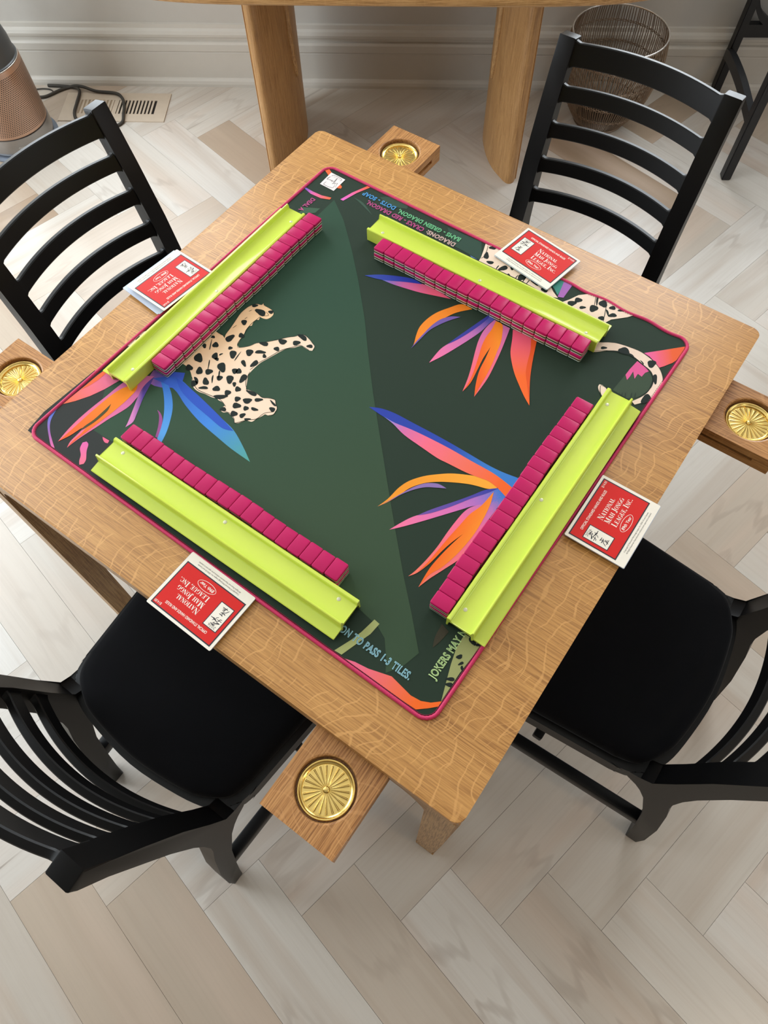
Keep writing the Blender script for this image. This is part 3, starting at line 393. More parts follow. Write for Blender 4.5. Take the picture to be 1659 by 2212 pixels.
ART_SPOTS = [
[[-.2419,.0229],[-.2404,.0199],[-.2421,.0163],[-.2481,.0153],[-.253,.0165],[-.2575,.0173],[-.2623,.0193],[-.262,.0229],[-.2577,.0253],[-.2533,.027],[-.2479,.0277],[-.2436,.0257]],
[[-.264,.0307],[-.2646,.0285],[-.2656,.0267],[-.2666,.0246],[-.2692,.023],[-.2716,.0234],[-.2728,.0247],[-.2737,.0261],[-.2731,.0282],[-.271,.0298],[-.2687,.0309],[-.2659,.0318]],
[[-.2331,.0343],[-.2325,.0327],[-.2321,.0307],[-.2338,.0285],[-.2366,.0283],[-.2384,.0288],[-.2405,.0292],[-.2417,.0308],[-.2406,.0329],[-.2388,.0346],[-.2366,.0359],[-.2341,.0359]],
[[-.2559,-.0094],[-.2552,-.0117],[-.2542,-.0144],[-.2554,-.0172],[-.2587,-.0173],[-.2613,-.0159],[-.2637,-.0148],[-.2657,-.0125],[-.2651,-.0097],[-.2632,-.008],[-.2608,-.0066],[-.2577,-.0069]],
[[-.2403,-.0339],[-.2384,-.0366],[-.2396,-.0391],[-.2416,-.0404],[-.2435,-.0417],[-.2463,-.0417],[-.2484,-.0396],[-.2495,-.0371],[-.25,-.0344],[-.2484,-.0324],[-.2455,-.0326],[-.2432,-.0331]],
[[-.2533,-.0438],[-.2522,-.048],[-.2519,-.0514],[-.2513,-.0557],[-.2535,-.0602],[-.2572,-.0608],[-.2599,-.0595],[-.2625,-.0578],[-.2634,-.0538],[-.2618,-.0497],[-.2598,-.0462],[-.2567,-.043]],
[[-.1954,-.0257],[-.1942,-.0274],[-.1947,-.0302],[-.1985,-.0326],[-.2022,-.0329],[-.2052,-.033],[-.2086,-.0328],[-.2092,-.0304],[-.2066,-.0277],[-.2036,-.0255],[-.1999,-.0237],[-.1967,-.024]],
[[-.1723,-.0049],[-.1726,-.0074],[-.1727,-.0102],[-.1756,-.0131],[-.1802,-.0133],[-.183,-.0117],[-.1856,-.0103],[-.1871,-.0079],[-.185,-.0051],[-.1815,-.0033],[-.1776,-.0019],[-.1735,-.0023]],
[[-.1481,.0188],[-.1474,.0162],[-.1507,.0143],[-.1558,.0148],[-.1596,.0156],[-.1645,.0165],[-.1675,.019],[-.1652,.0213],[-.1616,.0225],[-.1579,.0235],[-.153,.0231],[-.1499,.021]],
[[-.1519,.0075],[-.1525,.0044],[-.1535,.002],[-.1545,-.0008],[-.1577,-.0029],[-.1609,-.0019],[-.1626,.0001],[-.1641,.0022],[-.1635,.0051],[-.1609,.0071],[-.158,.0084],[-.1545,.0092]],
[[-.1311,.0132],[-.1297,.0116],[-.1302,.0092],[-.1328,.0078],[-.135,.0073],[-.1374,.0065],[-.1399,.0072],[-.1399,.0096],[-.1386,.0116],[-.1373,.0135],[-.1349,.0148],[-.1327,.0144]],
[[-.1735,-.023],[-.1719,-.0248],[-.1717,-.0275],[-.1741,-.0289],[-.1765,-.0289],[-.1787,-.0292],[-.1815,-.0284],[-.1823,-.0259],[-.1812,-.0237],[-.1799,-.0218],[-.1777,-.0206],[-.1752,-.0214]],
[[-.2044,-.0534],[-.2043,-.0567],[-.2039,-.0596],[-.2046,-.0631],[-.2084,-.0643],[-.2118,-.0624],[-.2144,-.0603],[-.2167,-.0577],[-.2163,-.0543],[-.2138,-.0522],[-.2109,-.0507],[-.207,-.0505]],
[[-.1876,-.0407],[-.1867,-.0429],[-.19,-.0463],[-.1935,-.0486],[-.197,-.0511],[-.201,-.0525],[-.2026,-.0511],[-.2027,-.0489],[-.2018,-.0461],[-.1982,-.0431],[-.1943,-.0419],[-.1913,-.0413]],
[[-.1816,-.0469],[-.18,-.0491],[-.1806,-.051],[-.1819,-.0518],[-.183,-.0526],[-.185,-.0523],[-.1868,-.0505],[-.1878,-.0485],[-.1885,-.0463],[-.1875,-.0449],[-.1855,-.0453],[-.1838,-.046]],
[[-.1831,-.072],[-.1849,-.0747],[-.1864,-.0773],[-.1888,-.0796],[-.1912,-.0774],[-.1918,-.0729],[-.1919,-.0691],[-.1915,-.0651],[-.1894,-.0626],[-.187,-.0631],[-.1848,-.0643],[-.1828,-.0674]],
[[-.202,-.0764],[-.1997,-.0786],[-.1972,-.0807],[-.1955,-.0835],[-.1977,-.0847],[-.2011,-.0839],[-.204,-.0831],[-.2074,-.0815],[-.2093,-.0789],[-.209,-.0769],[-.2082,-.0752],[-.2055,-.0746]],
[[-.263,-.0742],[-.2611,-.0769],[-.2619,-.0796],[-.264,-.0808],[-.266,-.0824],[-.2692,-.0828],[-.2719,-.0803],[-.2722,-.0773],[-.2722,-.0749],[-.2716,-.0723],[-.2688,-.0715],[-.2658,-.0726]],
[[-.2405,-.0648],[-.2388,-.066],[-.2389,-.0682],[-.24,-.0698],[-.2409,-.0712],[-.2426,-.0721],[-.2442,-.0713],[-.2453,-.0699],[-.2461,-.0681],[-.2456,-.066],[-.2439,-.0652],[-.2423,-.0651]],
[[-.2251,-.0723],[-.2244,-.0758],[-.2234,-.079],[-.2238,-.0829],[-.2277,-.0836],[-.2315,-.0811],[-.2344,-.0788],[-.2372,-.0756],[-.2373,-.072],[-.235,-.0699],[-.2322,-.0685],[-.2281,-.0688]],
[[-.267,-.1104],[-.2631,-.1146],[-.2628,-.1191],[-.2665,-.1205],[-.2697,-.121],[-.2738,-.1216],[-.2789,-.1185],[-.2805,-.1135],[-.2799,-.11],[-.2791,-.1065],[-.2756,-.1051],[-.271,-.1073]],
[[-.2458,-.0965],[-.2462,-.1002],[-.2491,-.1011],[-.2515,-.101],[-.2543,-.1009],[-.2569,-.0983],[-.2575,-.0947],[-.2571,-.0916],[-.2557,-.0888],[-.2528,-.0887],[-.2503,-.091],[-.2481,-.0932]],
[[-.2427,-.097],[-.2418,-.0982],[-.2414,-.1],[-.2429,-.1015],[-.245,-.1015],[-.2466,-.1013],[-.2485,-.101],[-.2494,-.0995],[-.2485,-.0978],[-.2473,-.0965],[-.2456,-.0955],[-.2437,-.0958]],
[[-.2224,-.1034],[-.2191,-.1072],[-.2173,-.1122],[-.2205,-.1148],[-.2251,-.1137],[-.2289,-.1131],[-.2338,-.1112],[-.2367,-.1064],[-.2356,-.1025],[-.2338,-.0996],[-.2304,-.0978],[-.2258,-.0998]],
[[-.2659,-.1345],[-.264,-.1379],[-.2656,-.1407],[-.2675,-.1423],[-.2697,-.1442],[-.2732,-.144],[-.2759,-.1414],[-.2774,-.1385],[-.2781,-.1353],[-.2759,-.1331],[-.2726,-.1332],[-.2697,-.1335]],
[[-.2331,-.1219],[-.2333,-.1252],[-.2341,-.1276],[-.2349,-.1305],[-.238,-.1325],[-.2415,-.1313],[-.2436,-.1292],[-.2453,-.1269],[-.2451,-.1239],[-.2425,-.1219],[-.2396,-.1207],[-.236,-.12]],
[[-.2007,-.0978],[-.2005,-.1002],[-.1999,-.1026],[-.2005,-.1054],[-.2036,-.106],[-.2063,-.1045],[-.2084,-.1031],[-.2103,-.101],[-.2099,-.0984],[-.208,-.0967],[-.2057,-.0954],[-.2027,-.0955]],
[[-.195,-.0945],[-.1932,-.0971],[-.1941,-.0995],[-.1958,-.1008],[-.1975,-.1024],[-.2006,-.1026],[-.2029,-.1],[-.2032,-.0973],[-.2036,-.0949],[-.203,-.0924],[-.2003,-.0918],[-.1975,-.0929]],
[[-.2114,-.1225],[-.2115,-.125],[-.2115,-.1271],[-.2122,-.1298],[-.2151,-.131],[-.2179,-.1298],[-.2197,-.1282],[-.2214,-.1263],[-.221,-.1238],[-.2189,-.1221],[-.2165,-.1209],[-.2134,-.1205]],
[[-.1952,-.1146],[-.1945,-.1181],[-.1933,-.1215],[-.1939,-.1254],[-.1979,-.126],[-.2018,-.1235],[-.2048,-.1212],[-.2077,-.118],[-.2076,-.1144],[-.2052,-.1122],[-.2023,-.1107],[-.1982,-.1111]],
[[-.1784,-.1053],[-.179,-.1089],[-.1802,-.1132],[-.1834,-.1142],[-.186,-.1105],[-.1874,-.1067],[-.1889,-.1029],[-.1887,-.0982],[-.1861,-.0961],[-.1832,-.0961],[-.1802,-.0971],[-.1781,-.101]],
[[-.243,-.1478],[-.2397,-.1506],[-.2388,-.1524],[-.2375,-.1543],[-.2377,-.1559],[-.2413,-.155],[-.2452,-.1529],[-.2487,-.1508],[-.2514,-.1483],[-.2511,-.147],[-.2493,-.1466],[-.2471,-.1464]],
[[-.2254,-.141],[-.2224,-.1445],[-.2231,-.1476],[-.2254,-.1489],[-.2274,-.1501],[-.2307,-.1497],[-.2338,-.1468],[-.2355,-.1435],[-.2368,-.14],[-.2354,-.1376],[-.2319,-.1382],[-.229,-.1396]],
[[-.2379,-.154],[-.2373,-.1573],[-.2382,-.1596],[-.2387,-.1622],[-.241,-.1641],[-.2446,-.1628],[-.2469,-.1602],[-.2488,-.1577],[-.2492,-.1547],[-.247,-.153],[-.2444,-.1524],[-.2412,-.152]],
[[-.2183,-.1514],[-.2171,-.1528],[-.2192,-.1555],[-.2225,-.1575],[-.2253,-.1592],[-.229,-.161],[-.2313,-.1604],[-.2302,-.1578],[-.2285,-.1555],[-.2265,-.1531],[-.223,-.1511],[-.2203,-.1509]],
[[-.2008,-.1415],[-.199,-.144],[-.2002,-.1468],[-.2027,-.1483],[-.2049,-.1499],[-.2084,-.1508],[-.2111,-.1486],[-.211,-.1455],[-.2107,-.1431],[-.2096,-.1404],[-.2066,-.1392],[-.2035,-.1401]],
[[-.1852,-.1198],[-.1845,-.1215],[-.1836,-.1235],[-.1841,-.1256],[-.1864,-.1255],[-.1884,-.1242],[-.1901,-.1232],[-.1917,-.1214],[-.1916,-.1194],[-.1904,-.1183],[-.1889,-.1174],[-.1867,-.1178]],
[[-.172,-.1226],[-.1707,-.1256],[-.172,-.1278],[-.1733,-.1293],[-.175,-.131],[-.178,-.1305],[-.18,-.1282],[-.1814,-.1258],[-.1819,-.1231],[-.18,-.1214],[-.1775,-.1215],[-.175,-.1215]],
[[-.1805,-.1372],[-.1804,-.1402],[-.1812,-.1423],[-.1818,-.1448],[-.1842,-.1466],[-.1874,-.1455],[-.1893,-.1433],[-.191,-.141],[-.191,-.1383],[-.1889,-.1367],[-.1864,-.1359],[-.1834,-.1354]],
[[-.1801,-.1466],[-.1817,-.1496],[-.1827,-.1524],[-.1866,-.1568],[-.1927,-.1599],[-.1961,-.1598],[-.1987,-.1595],[-.2002,-.158],[-.1972,-.1541],[-.1922,-.1504],[-.1869,-.1469],[-.1814,-.1448]],
[[-.1439,-.1176],[-.1437,-.1191],[-.1454,-.1213],[-.1513,-.1226],[-.1563,-.1222],[-.1596,-.1216],[-.1635,-.1208],[-.1634,-.1189],[-.1589,-.1172],[-.1539,-.116],[-.1484,-.1152],[-.1443,-.116]],
[[-.1597,-.1378],[-.1597,-.1406],[-.1603,-.1426],[-.1608,-.145],[-.1632,-.1466],[-.1661,-.1454],[-.1678,-.1435],[-.1694,-.1414],[-.1693,-.1389],[-.1673,-.1374],[-.1651,-.1365],[-.1622,-.1361]],
[[-.1428,-.1304],[-.1432,-.1332],[-.1431,-.1358],[-.145,-.1393],[-.1493,-.1408],[-.1523,-.1397],[-.1546,-.1386],[-.1565,-.1366],[-.1552,-.1334],[-.152,-.131],[-.1486,-.1288],[-.1446,-.1281]],
[[-.1289,-.1187],[-.13,-.1213],[-.1314,-.1234],[-.1329,-.1259],[-.1362,-.1281],[-.139,-.1278],[-.1403,-.1265],[-.1412,-.125],[-.1402,-.1226],[-.1374,-.1205],[-.1345,-.119],[-.1311,-.1177]],
[[-.1505,-.1474],[-.1496,-.1508],[-.1518,-.1535],[-.1536,-.1556],[-.1561,-.1579],[-.1598,-.1577],[-.1619,-.1553],[-.1632,-.1527],[-.1633,-.1496],[-.1606,-.1474],[-.1574,-.147],[-.1542,-.1466]],
[[-.137,-.1444],[-.1366,-.147],[-.1376,-.1488],[-.1383,-.1505],[-.14,-.1521],[-.1426,-.1514],[-.1443,-.1495],[-.1455,-.1475],[-.1457,-.1452],[-.1439,-.1439],[-.1419,-.1435],[-.1395,-.1431]],
[[-.1222,-.1395],[-.1238,-.141],[-.1251,-.1423],[-.1275,-.1439],[-.1313,-.1443],[-.1334,-.1432],[-.1344,-.142],[-.135,-.1406],[-.1331,-.1391],[-.1298,-.1383],[-.1266,-.1378],[-.1231,-.1379]],
[[-.1448,-.1624],[-.144,-.1656],[-.1456,-.168],[-.1468,-.17],[-.149,-.172],[-.1523,-.1715],[-.1544,-.1691],[-.1558,-.1666],[-.1561,-.1637],[-.1538,-.1619],[-.151,-.1616],[-.1482,-.1612]],
[[-.1338,-.156],[-.1331,-.1587],[-.1333,-.1609],[-.1332,-.1634],[-.1347,-.166],[-.1372,-.1661],[-.1391,-.165],[-.1408,-.1636],[-.1413,-.1612],[-.1401,-.1589],[-.1385,-.1571],[-.1363,-.1555]],
[[-.166,-.1666],[-.1645,-.1685],[-.1653,-.1708],[-.1676,-.172],[-.1695,-.1729],[-.1722,-.1738],[-.1746,-.1725],[-.1746,-.17],[-.1738,-.1681],[-.1728,-.1661],[-.1704,-.1649],[-.168,-.1655]],
[[-.121,-.1589],[-.1219,-.1605],[-.1226,-.1619],[-.1241,-.164],[-.1269,-.1655],[-.1287,-.1654],[-.1297,-.1649],[-.1305,-.1641],[-.1293,-.1623],[-.127,-.1606],[-.1246,-.1591],[-.1219,-.158]],
[[-.1007,-.1235],[-.1002,-.1253],[-.1003,-.1276],[-.1029,-.1291],[-.1059,-.1284],[-.1079,-.1275],[-.1103,-.1264],[-.111,-.1243],[-.1092,-.1224],[-.1068,-.1213],[-.1041,-.1206],[-.1015,-.1215]],
[[-.1043,-.1166],[-.1048,-.1173],[-.1066,-.1178],[-.1113,-.117],[-.115,-.1155],[-.1171,-.1143],[-.1197,-.113],[-.1192,-.1122],[-.1153,-.1125],[-.1112,-.1133],[-.1069,-.1144],[-.104,-.1158]],
[[-.2789,-.0875],[-.2777,-.0892],[-.2766,-.0916],[-.2778,-.0934],[-.2804,-.0931],[-.2824,-.0922],[-.2846,-.0914],[-.2863,-.0893],[-.2858,-.0873],[-.2846,-.0859],[-.2828,-.0849],[-.2804,-.0856]],
[[-.2797,-.0646],[-.2785,-.0659],[-.2789,-.0677],[-.2808,-.0687],[-.2824,-.0691],[-.2843,-.0697],[-.2863,-.0691],[-.2864,-.0673],[-.2855,-.0658],[-.2846,-.0644],[-.2828,-.0634],[-.281,-.0638]],
[[-.2484,-.1303],[-.246,-.1337],[-.2467,-.1367],[-.2485,-.1383],[-.2504,-.1402],[-.2543,-.1401],[-.2574,-.1365],[-.2582,-.1331],[-.2591,-.1301],[-.2587,-.1269],[-.2554,-.1265],[-.2518,-.1281]],
[[-.2451,-.0835],[-.2445,-.0846],[-.2449,-.0864],[-.2454,-.0879],[-.246,-.0895],[-.247,-.0905],[-.2479,-.0902],[-.2484,-.0893],[-.2487,-.088],[-.2481,-.0863],[-.2471,-.0852],[-.2462,-.0843]],
[[-.2733,-.0816],[-.2696,-.0875],[-.2681,-.0907],[-.2687,-.0905],[-.269,-.0908],[-.271,-.0885],[-.275,-.0822],[-.2777,-.0774],[-.2796,-.0738],[-.2812,-.0705],[-.2798,-.0719],[-.2766,-.0765]],
[[-.2232,-.1332],[-.2209,-.1366],[-.219,-.1402],[-.2198,-.1405],[-.2218,-.1385],[-.2233,-.137],[-.2257,-.1342],[-.228,-.1304],[-.2285,-.1284],[-.2286,-.1272],[-.2277,-.1272],[-.2254,-.1299]],
[[-.2202,-.12],[-.2186,-.1228],[-.2166,-.1261],[-.2157,-.1285],[-.2178,-.1268],[-.2203,-.1237],[-.2224,-.121],[-.225,-.1174],[-.2261,-.1148],[-.2257,-.1141],[-.2249,-.1141],[-.2227,-.1163]],
[[-.2479,-.1145],[-.2458,-.118],[-.2433,-.1222],[-.242,-.1251],[-.2442,-.1228],[-.2471,-.1187],[-.2497,-.1152],[-.2528,-.1106],[-.2544,-.1074],[-.2542,-.1067],[-.2535,-.1068],[-.251,-.1097]],
[[-.2198,-.0751],[-.2187,-.0814],[-.2184,-.0852],[-.2191,-.0842],[-.2196,-.0834],[-.2206,-.0813],[-.2219,-.075],[-.2225,-.0697],[-.2227,-.0666],[-.2228,-.0637],[-.2221,-.0649],[-.221,-.0698]],
[[.2739,.2883],[.2736,.286],[.2718,.2841],[.2704,.2824],[.2683,.2807],[.2661,.2807],[.2652,.2823],[.2649,.2839],[.2656,.286],[.2677,.2876],[.2697,.2882],[.2719,.2888]],
[[.3089,.2993],[.3089,.2951],[.3051,.2926],[.3011,.2917],[.2966,.2906],[.2915,.2921],[.2906,.2967],[.2928,.3003],[.2945,.3035],[.298,.3064],[.303,.3056],[.3063,.3027]],
[[.3547,.3036],[.3541,.2996],[.354,.2959],[.3525,.2915],[.3485,.2905],[.3455,.2931],[.3434,.2958],[.3416,.2992],[.3427,.3034],[.3456,.3058],[.3488,.3075],[.3527,.3074]],
[[.3693,.2762],[.371,.272],[.3727,.2668],[.3715,.2642],[.3686,.2666],[.3662,.2692],[.3635,.2722],[.3613,.2772],[.3615,.2809],[.3626,.2828],[.3644,.2836],[.3673,.2807]],
[[.3786,.2284],[.3761,.2246],[.3741,.2217],[.3712,.2184],[.3678,.2205],[.3669,.2266],[.367,.2318],[.3675,.2372],[.3701,.2408],[.3732,.2402],[.376,.2386],[.3787,.2347]],
[[.3194,.2954],[.3189,.2946],[.3164,.2949],[.314,.2956],[.3113,.2963],[.3085,.2977],[.3085,.2988],[.3103,.2989],[.3118,.2991],[.3142,.2989],[.3169,.2978],[.3184,.2966]],
[[.3387,.2912],[.3384,.2906],[.3364,.2912],[.3345,.2923],[.3326,.2934],[.3304,.2948],[.3302,.2958],[.3317,.2955],[.3332,.2952],[.335,.2946],[.337,.2933],[.3381,.2922]],
[[.1905,.3582],[.1906,.3544],[.1885,.3516],[.1868,.3494],[.1842,.3471],[.181,.3477],[.1794,.3506],[.1786,.3535],[.1789,.3569],[.1816,.359],[.1844,.3593],[.1874,.3596]],
[[.1857,.3459],[.1846,.3422],[.1836,.3392],[.1819,.3353],[.1777,.3333],[.1746,.3349],[.1729,.3371],[.1714,.3398],[.1728,.3435],[.1761,.346],[.1795,.3478],[.1836,.3486]],
[[.2217,.3567],[.2217,.3518],[.2198,.3485],[.2184,.3452],[.2153,.3425],[.2115,.3443],[.2094,.3482],[.2079,.3521],[.2082,.3565],[.2112,.3588],[.2144,.3593],[.2182,.3596]],
[[.2288,.3743],[.2311,.3705],[.2309,.3656],[.2273,.3635],[.2239,.3641],[.2206,.3639],[.2168,.366],[.216,.3709],[.2178,.3747],[.2199,.3778],[.2231,.3795],[.2266,.3775]],
[[.2034,.3467],[.2029,.3441],[.2011,.3421],[.1998,.3402],[.1974,.3383],[.195,.3386],[.1941,.3403],[.1937,.3421],[.1944,.3443],[.1966,.346],[.1989,.3468],[.2014,.3475]],
[[.2451,.374],[.2464,.3717],[.2455,.3688],[.2429,.3675],[.2407,.367],[.2381,.3663],[.2358,.3676],[.236,.3707],[.2374,.3731],[.2388,.3753],[.2413,.3766],[.2435,.3756]],
[[.2545,.3603],[.2553,.3578],[.2532,.3547],[.2503,.3529],[.2476,.3509],[.2439,.3497],[.2422,.3519],[.2433,.3551],[.2444,.3577],[.2463,.3607],[.2497,.3622],[.2523,.3615]],
[[.2628,.3799],[.2634,.378],[.2611,.3751],[.2582,.3733],[.2555,.3714],[.2519,.3699],[.2504,.3714],[.2518,.3742],[.2532,.3765],[.2553,.3792],[.2586,.3808],[.261,.3806]],
[[.2398,.3428],[.241,.3407],[.2408,.3377],[.2382,.3359],[.2357,.3361],[.2336,.336],[.2311,.3368],[.2306,.3396],[.2322,.3421],[.2339,.3441],[.2363,.3455],[.2386,.3446]],
[[.2131,.372],[.215,.3669],[.2165,.3614],[.2157,.3606],[.2136,.364],[.212,.3666],[.2098,.3707],[.2079,.3765],[.2077,.3796],[.208,.3812],[.209,.3811],[.2112,.3769]],
[[.2398,.3589],[.2419,.3557],[.2426,.3538],[.2437,.3515],[.2433,.3504],[.2405,.3525],[.2377,.3555],[.2352,.3583],[.2333,.3612],[.2337,.3622],[.2349,.3621],[.2367,.3617]],
[[-.3814,-.1148],[-.3794,-.1154],[-.3786,-.118],[-.3789,-.1204],[-.3791,-.1225],[-.3801,-.1244],[-.3819,-.1242],[-.3834,-.1229],[-.3848,-.1212],[-.3852,-.1185],[-.3841,-.1168],[-.3828,-.116]],
[[-.383,-.1369],[-.381,-.1377],[-.3787,-.1396],[-.3783,-.143],[-.38,-.1449],[-.3816,-.146],[-.3835,-.1472],[-.3859,-.1462],[-.387,-.1432],[-.3873,-.1404],[-.387,-.1375],[-.3852,-.1361]],
[[-.3837,-.1601],[-.3819,-.161],[-.3812,-.1637],[-.3813,-.1659],[-.3813,-.1681],[-.3825,-.1698],[-.3842,-.1696],[-.3857,-.1685],[-.3871,-.1667],[-.3874,-.1642],[-.3863,-.1626],[-.3852,-.1613]],
[[.0036,.3551],[.0048,.3501],[.003,.3478],[.0008,.3476],[-.0014,.3472],[-.0042,.3495],[-.0058,.3539],[-.0063,.358],[-.0062,.362],[-.0041,.3634],[-.0013,.3609],[.0009,.3584]],
[[.0185,.3467],[.0183,.3449],[.0179,.3426],[.0147,.3403],[.011,.3401],[.0089,.3409],[.0066,.3416],[.0058,.3434],[.0082,.3458],[.0113,.3474],[.0148,.3488],[.0179,.3486]],
[[.0236,.369],[.023,.3667],[.0212,.3647],[.0198,.3629],[.0174,.361],[.015,.3611],[.0141,.3626],[.0136,.3642],[.0144,.3664],[.0167,.368],[.0189,.3688],[.0214,.3697]],
[[.0434,.3524],[.0455,.3506],[.0458,.3461],[.0429,.3416],[.04,.3394],[.0372,.3368],[.0339,.3357],[.0329,.3395],[.0341,.3443],[.0356,.3486],[.0382,.3526],[.0412,.3535]],
[[.0548,.3582],[.0551,.3556],[.0556,.3529],[.0552,.35],[.0527,.3499],[.0504,.352],[.0487,.354],[.0471,.3567],[.0472,.3594],[.0488,.3608],[.0506,.3617],[.0531,.3611]],
[[.0577,.3382],[.0587,.3366],[.058,.335],[.0568,.3344],[.0557,.3338],[.0543,.3339],[.0533,.3352],[.0529,.3367],[.0528,.3384],[.0536,.3397],[.0552,.3395],[.0563,.3388]],
[[.0838,.3488],[.0846,.3443],[.0824,.3412],[.0806,.3388],[.078,.3364],[.0742,.3373],[.072,.3408],[.0708,.3445],[.0708,.3485],[.0735,.3509],[.0768,.3508],[.08,.3507]],
[[.1108,.344],[.1082,.3426],[.1037,.3436],[.1001,.3443],[.0953,.346],[.092,.3492],[.0921,.3516],[.0932,.3534],[.0961,.3542],[.1008,.3525],[.1044,.35],[.1082,.3474]],
[[.129,.3452],[.1306,.3425],[.1307,.3388],[.1278,.3368],[.1249,.3373],[.1223,.3373],[.1193,.3385],[.1184,.3421],[.12,.3451],[.1218,.3474],[.1245,.3489],[.1273,.3477]],
[[.0023,.381],[.0038,.3788],[.0028,.3757],[-.0002,.3741],[-.0027,.3736],[-.0056,.3726],[-.0084,.3737],[-.0082,.3767],[-.0065,.3793],[-.0048,.3817],[-.002,.3832],[.0006,.3825]],
[[.0306,.3407],[.0306,.3376],[.0303,.3343],[.0297,.3341],[.0292,.3365],[.0288,.3385],[.0284,.3413],[.0285,.3448],[.029,.3464],[.0295,.347],[.0301,.3465],[.0305,.3438]],
[[.0703,.34],[.0703,.337],[.07,.3342],[.0695,.3344],[.0692,.3364],[.0688,.3378],[.0685,.3406],[.0687,.3437],[.0691,.3451],[.0695,.3459],[.07,.3454],[.0703,.3429]],
[[.0844,.3437],[.0848,.3378],[.0847,.3336],[.0842,.3347],[.0837,.3365],[.0831,.3385],[.0825,.3441],[.0824,.3494],[.0826,.352],[.0828,.3543],[.0833,.3534],[.0839,.3487]],
[[.0926,.3397],[.0924,.3363],[.0922,.3324],[.0917,.33],[.0913,.3326],[.0911,.3366],[.091,.3401],[.091,.3446],[.0914,.3474],[.0918,.3478],[.0923,.3473],[.0926,.3442]],
[[.3583,-.29],[.3588,-.2913],[.3593,-.2928],[.3584,-.2954],[.3564,-.2967],[.3548,-.2969],[.3533,-.2971],[.3521,-.2962],[.3526,-.294],[.3538,-.2919],[.3553,-.2898],[.3572,-.2889]],
[[.3641,-.2966],[.365,-.2969],[.3653,-.2985],[.3642,-.3007],[.363,-.3019],[.362,-.3031],[.3606,-.304],[.36,-.3029],[.3605,-.3009],[.361,-.299],[.362,-.2971],[.3633,-.2963]],
[[.3686,-.3035],[.37,-.305],[.371,-.3069],[.3702,-.3077],[.3688,-.3072],[.3677,-.307],[.366,-.3061],[.3647,-.3043],[.3646,-.3029],[.3649,-.3018],[.3657,-.3013],[.3672,-.3021]],
[[.3668,-.3224],[.3677,-.3235],[.3668,-.3257],[.3639,-.3277],[.3615,-.3283],[.3592,-.3293],[.3569,-.3294],[.3571,-.3275],[.3591,-.3253],[.3611,-.3233],[.3637,-.3217],[.3658,-.3216]],
[[.3688,-.33],[.3696,-.3313],[.3693,-.3334],[.367,-.3351],[.3648,-.3354],[.3629,-.3357],[.3608,-.3356],[.3605,-.3338],[.362,-.3318],[.3637,-.3301],[.3659,-.3287],[.3679,-.3289]],
[[.3579,-.2639],[.3598,-.2654],[.3617,-.2676],[.3613,-.2691],[.3592,-.2688],[.3574,-.2683],[.3553,-.2677],[.3532,-.2657],[.3527,-.2638],[.3529,-.2625],[.3538,-.2616],[.3559,-.2623]],
[[.3636,-.264],[.3654,-.2661],[.3654,-.2678],[.3646,-.2684],[.3639,-.2691],[.3624,-.2688],[.3607,-.267],[.3595,-.2652],[.3585,-.2633],[.3588,-.262],[.3604,-.2624],[.3619,-.2632]],
[[.3709,-.2632],[.3715,-.2643],[.3704,-.2658],[.369,-.2667],[.3676,-.2676],[.3661,-.268],[.3653,-.2671],[.3652,-.266],[.3655,-.2646],[.3668,-.2633],[.3684,-.263],[.3695,-.2631]],
]
